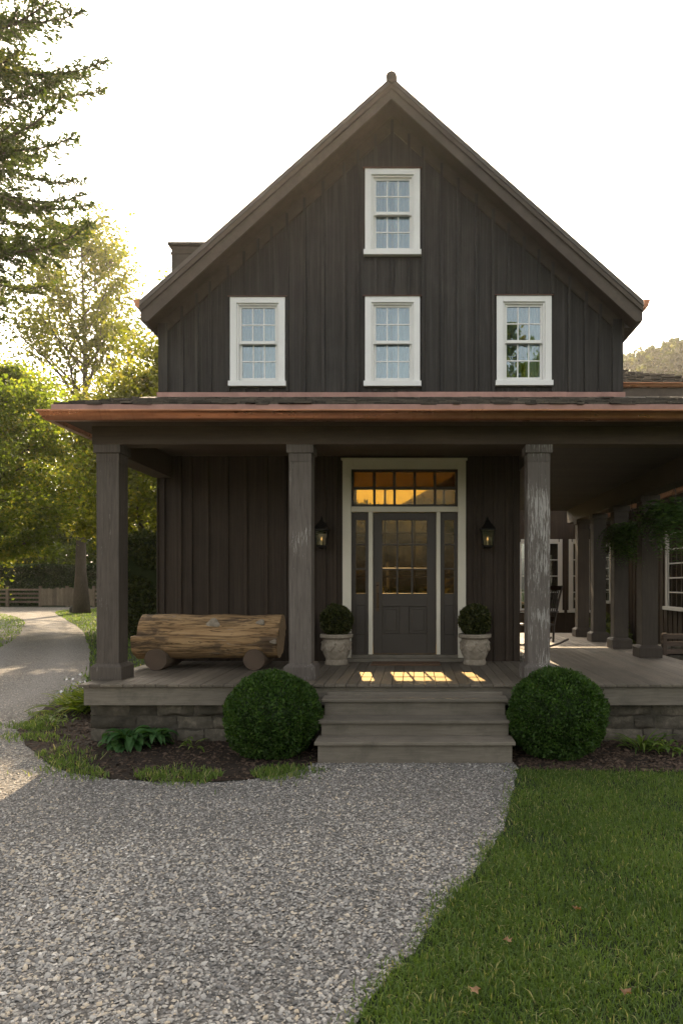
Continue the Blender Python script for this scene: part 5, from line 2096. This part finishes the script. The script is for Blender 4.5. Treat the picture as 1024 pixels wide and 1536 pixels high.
for i in range(len(px_posts) - 1):
    a, b = px_posts[i] + 0.09, px_posts[i + 1] - 0.09
    m = MB()
    if i in (3, 4):
        n = int((b - a) / 0.17)
        for k in range(n):
            x = a + (b - a) * k / n
            m.box(x + 0.005, x + (b - a) / n - 0.005, FY - 0.06, FY - 0.035, 0.08, 1.42 + R.uniform(-0.05, 0.1), R.random())
        m.build('board_panel', M['fence'], fn)
    else:
        for z in (0.3, 0.62, 0.94, 1.26):
            m.box(a, b, FY - 0.04, FY, z, z + 0.15, R.random())
        m.build('rail', M['fence'], fn)
m = MB()
v, f = ico(2)
v = v * np.array([0.42, 0.3, 0.3]) * (1 + 0.15 * lump(v, 1.0, 2.5))[:, None]
o = mesh_np('rock', v + np.array([-21.2, 43.5, 0.2]), [f], M['rock'], None, np.full(len(f), 0.5), origin=(-21.2, 43.5, 0))
tag(o, 'small dark rock beside the trunk of the tall tree', 'rock')

G = 'trees left of the house'
make_tree('birch_tree', 'tall airy golden tree with bare trunk at the far bend of the drive', 'tree', (-20.4, 42.5, 0), 25.5, 5.8, 6.0, 40, 24000, 0.24, M['gold'], 5, 0.36, 9, 0.40, 0.80, group=G, tint_mid=0.45, tight=0.22)
make_tree('maple_tree', 'dense bright green tree drooping low over the left lawn', 'tree', (-14.6, 22.5, 0), 10.6, 3.1, 2.2, 38, 60000, 0.13, M['green'], 8, 0.22, 9, 0.42, 0.25, group=G, tint_mid=0.60, droop=0.25)
make_conifer('overhanging_tree', 'dark green tree with pointed drooping boughs reaching in from the top left corner', 'tree', (-11.0, 13.2, 0), 30.0, 5.0, 8.1, 380, M['conif'], 14, G)
make_tree('linden_tree', 'golden green tree filling the gap behind the left end of the porch roof', 'tree', (-11.8, 30.0, 0), 11.8, 3.4, 1.6, 36, 42000, 0.17, M['gold'], 21, 0.2, 8, 0.42, 0.45, group=G, tint_mid=0.45)
make_tree('linden_tree', 'golden tree enlarged to shade the drive, beside the house corner behind the hedge', 'tree', (-6.8, 25.7, 0), 14.5, 3.2, 2.0, 42, 85000, 0.16, M['gold'], 33, 0.16, 8, 0.42, 0.5, group=G, tint_mid=0.48)  # crown raised and thickened behind the house to shade the drive
make_tree('linden_tree', 'golden tree mostly hidden behind the house, added to shade the drive', 'tree', (-4.6, 20.6, 0), 11.5, 2.3, 2.0, 30, 42000, 0.15, M['gold'], 36, 0.15, 8, 0.42, 0.5, group=G, tint_mid=0.48)  # hidden tree added for its shadow on the drive
make_tree('ash_tree', 'low dense green tree closing the gap above the fence at the far left', 'tree', (-41, 70, 0), 10, 6.5, 0.3, 30, 30000, 0.36, M['green'], 63, 0.3, 8, 0.42, 0.3, group=G, tint_mid=0.3)
make_tree('ash_tree', 'tall yellow green tree at the far left above the clipped hedge', 'tree', (-33, 52, 0), 17, 6.0, 3.5, 30, 20000, 0.30, M['gold'], 41, 0.3, 8, 0.42, 0.45, group=G, tint_mid=0.45)
make_tree('ash_tree', 'broad golden tree behind the clipped hedge right of the tall trunk', 'tree', (-17.5, 60, 0), 16, 6.0, 2.0, 30, 20000, 0.32, M['gold'], 44, 0.3, 8, 0.42, 0.4, group=G, tint_mid=0.5)
make_tree('ash_tree', 'deep green tree rising behind the fence at the drive end', 'tree', (-27, 66, 0), 15, 6.5, 2.0, 30, 22000, 0.34, M['green'], 47, 0.3, 8, 0.42, 0.4, group=G, tint_mid=0.35)
make_tree('ash_tree', 'leafy green tree added to shade the lawn behind the drooping maple', 'tree', (-26.0, 37.5, 0), 12.5, 4.4, 2.4, 32, 30000, 0.20, M['green'], 53, 0.25, 8, 0.42, 0.4, group=G, tint_mid=0.45)  # extra tree put in for shade on the far left lawn
make_tree('ash_tree', 'big dim green tree beyond the hedge at the far left edge', 'tree', (-46, 72, 0), 17, 8.0, 1.0, 30, 22000, 0.42, M['conif'], 57, 0.35, 8, 0.42, 0.35, group=G, tint_mid=0.4)
make_tree('ash_tree', 'big dim green tree beyond the fence, straight behind the drive end', 'tree', (-35, 78, 0), 16, 8.0, 0.8, 30, 22000, 0.42, M['conif'], 59, 0.35, 8, 0.42, 0.35, group=G, tint_mid=0.4)
make_tree('ash_tree', 'big dim green tree far behind the tall hedge', 'tree', (-21, 80, 0), 17, 8.0, 0.8, 30, 22000, 0.42, M['conif'], 61, 0.35, 8, 0.42, 0.35, group=G, tint_mid=0.4)
make_tree('ash_tree', 'tall green tree behind the camera, mirrored in the right upper window', 'tree', (6.4, -24.0, 0), 19.5, 4.5, 2.0, 30, 14000, 0.32, M['green'], 71, 0.3, 8, 0.42, 0.4, tint_mid=0.6)
make_tree('ash_tree', 'low golden tree glimpsed through the transom over the front door', 'tree', (1.0, 34, 0), 4.9, 2.8, 0.8, 26, 16000, 0.24, M['gold'], 73, 0.2, 8, 0.42, 0.4, group='trees behind the house', tint_mid=0.35)
make_tree('ash_tree', 'low green tree glimpsed through the left sidelight of the front door', 'tree', (-4.2, 36, 0), 5.2, 2.8, 0.6, 26, 16000, 0.24, M['gold'], 75, 0.2, 8, 0.42, 0.4, group='trees behind the house', tint_mid=0.3)
make_tree('ash_tree', 'dark green tree glimpsed through the front door glass behind the house', 'tree', (-1.5, 40, 0), 5.9, 3.2, 1.5, 26, 14000, 0.28, M['green'], 51, 0.25, 8, 0.42, 0.4, group='trees behind the house', tint_mid=0.5)

# ------------------------------------------------------------------ wooded hill at the right
nx, ny = 40, 24
HV = []
for j in range(ny):
    for i in range(nx):
        x = -10 + 260 * i / (nx - 1)
        y = 110 + 160 * j / (ny - 1)
        u = (y - 110) / 75
        z = 60 * math.exp(-((x - 80) / 85) ** 2) * (0.5 - 0.5 * math.cos(math.pi * min(u, 1.0))) if u < 1 else 60 * math.exp(-((x - 80) / 85) ** 2) * (1 - 0.3 * (u - 1))
        HV.append((x, y, z - 0.3))
HF = np.array([(j * nx + i, j * nx + i + 1, (j + 1) * nx + i + 1, (j + 1) * nx + i) for j in range(ny - 1) for i in range(nx - 1)])
struct(mesh_np('hill', np.array(HV), [HF], M['hill'], smooth=True))


def hill_z(x, y):
    u = (y - 110) / 75
    g = 60 * np.exp(-((x - 80) / 85) ** 2)
    return np.where(u < 1, g * (0.5 - 0.5 * np.cos(np.pi * np.clip(u, 0, 1))), g * (1 - 0.3 * (u - 1)))


rng = np.random.default_rng(12)
nt_ = 1500
tx, ty = rng.uniform(35, 125, nt_), rng.uniform(140, 200, nt_)
tz = hill_z(tx, ty)
thh = rng.uniform(4.5, 7.5, nt_)
Cs, As, Ss, Ts = [], [], [], []
for i in range(nt_):
    k = 60
    u = rng.random(k) ** 0.7
    rr_ = (1 - u * 0.85) * thh[i] * 0.34
    a = rng.uniform(0, 2 * np.pi, k)
    q = np.stack([tx[i] + np.cos(a) * rr_, ty[i] + np.sin(a) * rr_, tz[i] + u * thh[i]], 1)
    Cs.append(q)
    As.append(np.stack([np.cos(a), np.sin(a), 0.5 + 0 * a], 1) + rng.normal(size=(k, 3)) * 0.5)
    Ss.append(rng.uniform(0.7, 1.5, k))
    Ts.append(np.clip(0.4 + rng.normal() * 0.2 + rng.normal(size=k) * 0.15, 0, 1))
V, Fq = leaf_cards(np.concatenate(Cs), np.concatenate(As), np.concatenate(Ss), 0.8, rng)
o = mesh_np('forest', V, [Fq], M['forest'], None, np.concatenate(Ts))
tag(o, 'wooded hill of small far off trees above the rear house roof', 'forest', kind='stuff')

# ------------------------------------------------------------------ golden evening air
hz = NT('evening_haze')
hz.n.remove(hz.b)
pv = hz.new('ShaderNodeVolumePrincipled')
pv.inputs['Color'].default_value = (1.0, 0.95, 0.86, 1)
pv.inputs['Density'].default_value = 0.0003
pv.inputs['Anisotropy'].default_value = 0.72
hz.link(pv.outputs[0], hz.out.inputs['Volume'])
m = MB()
m.box(-720, 720, -220, 920, -1.0, 110.0)
tag(m.build('haze', hz.m, None, origin=(0, 350, 0)), 'thin golden evening haze over the whole place', 'haze', kind='stuff')
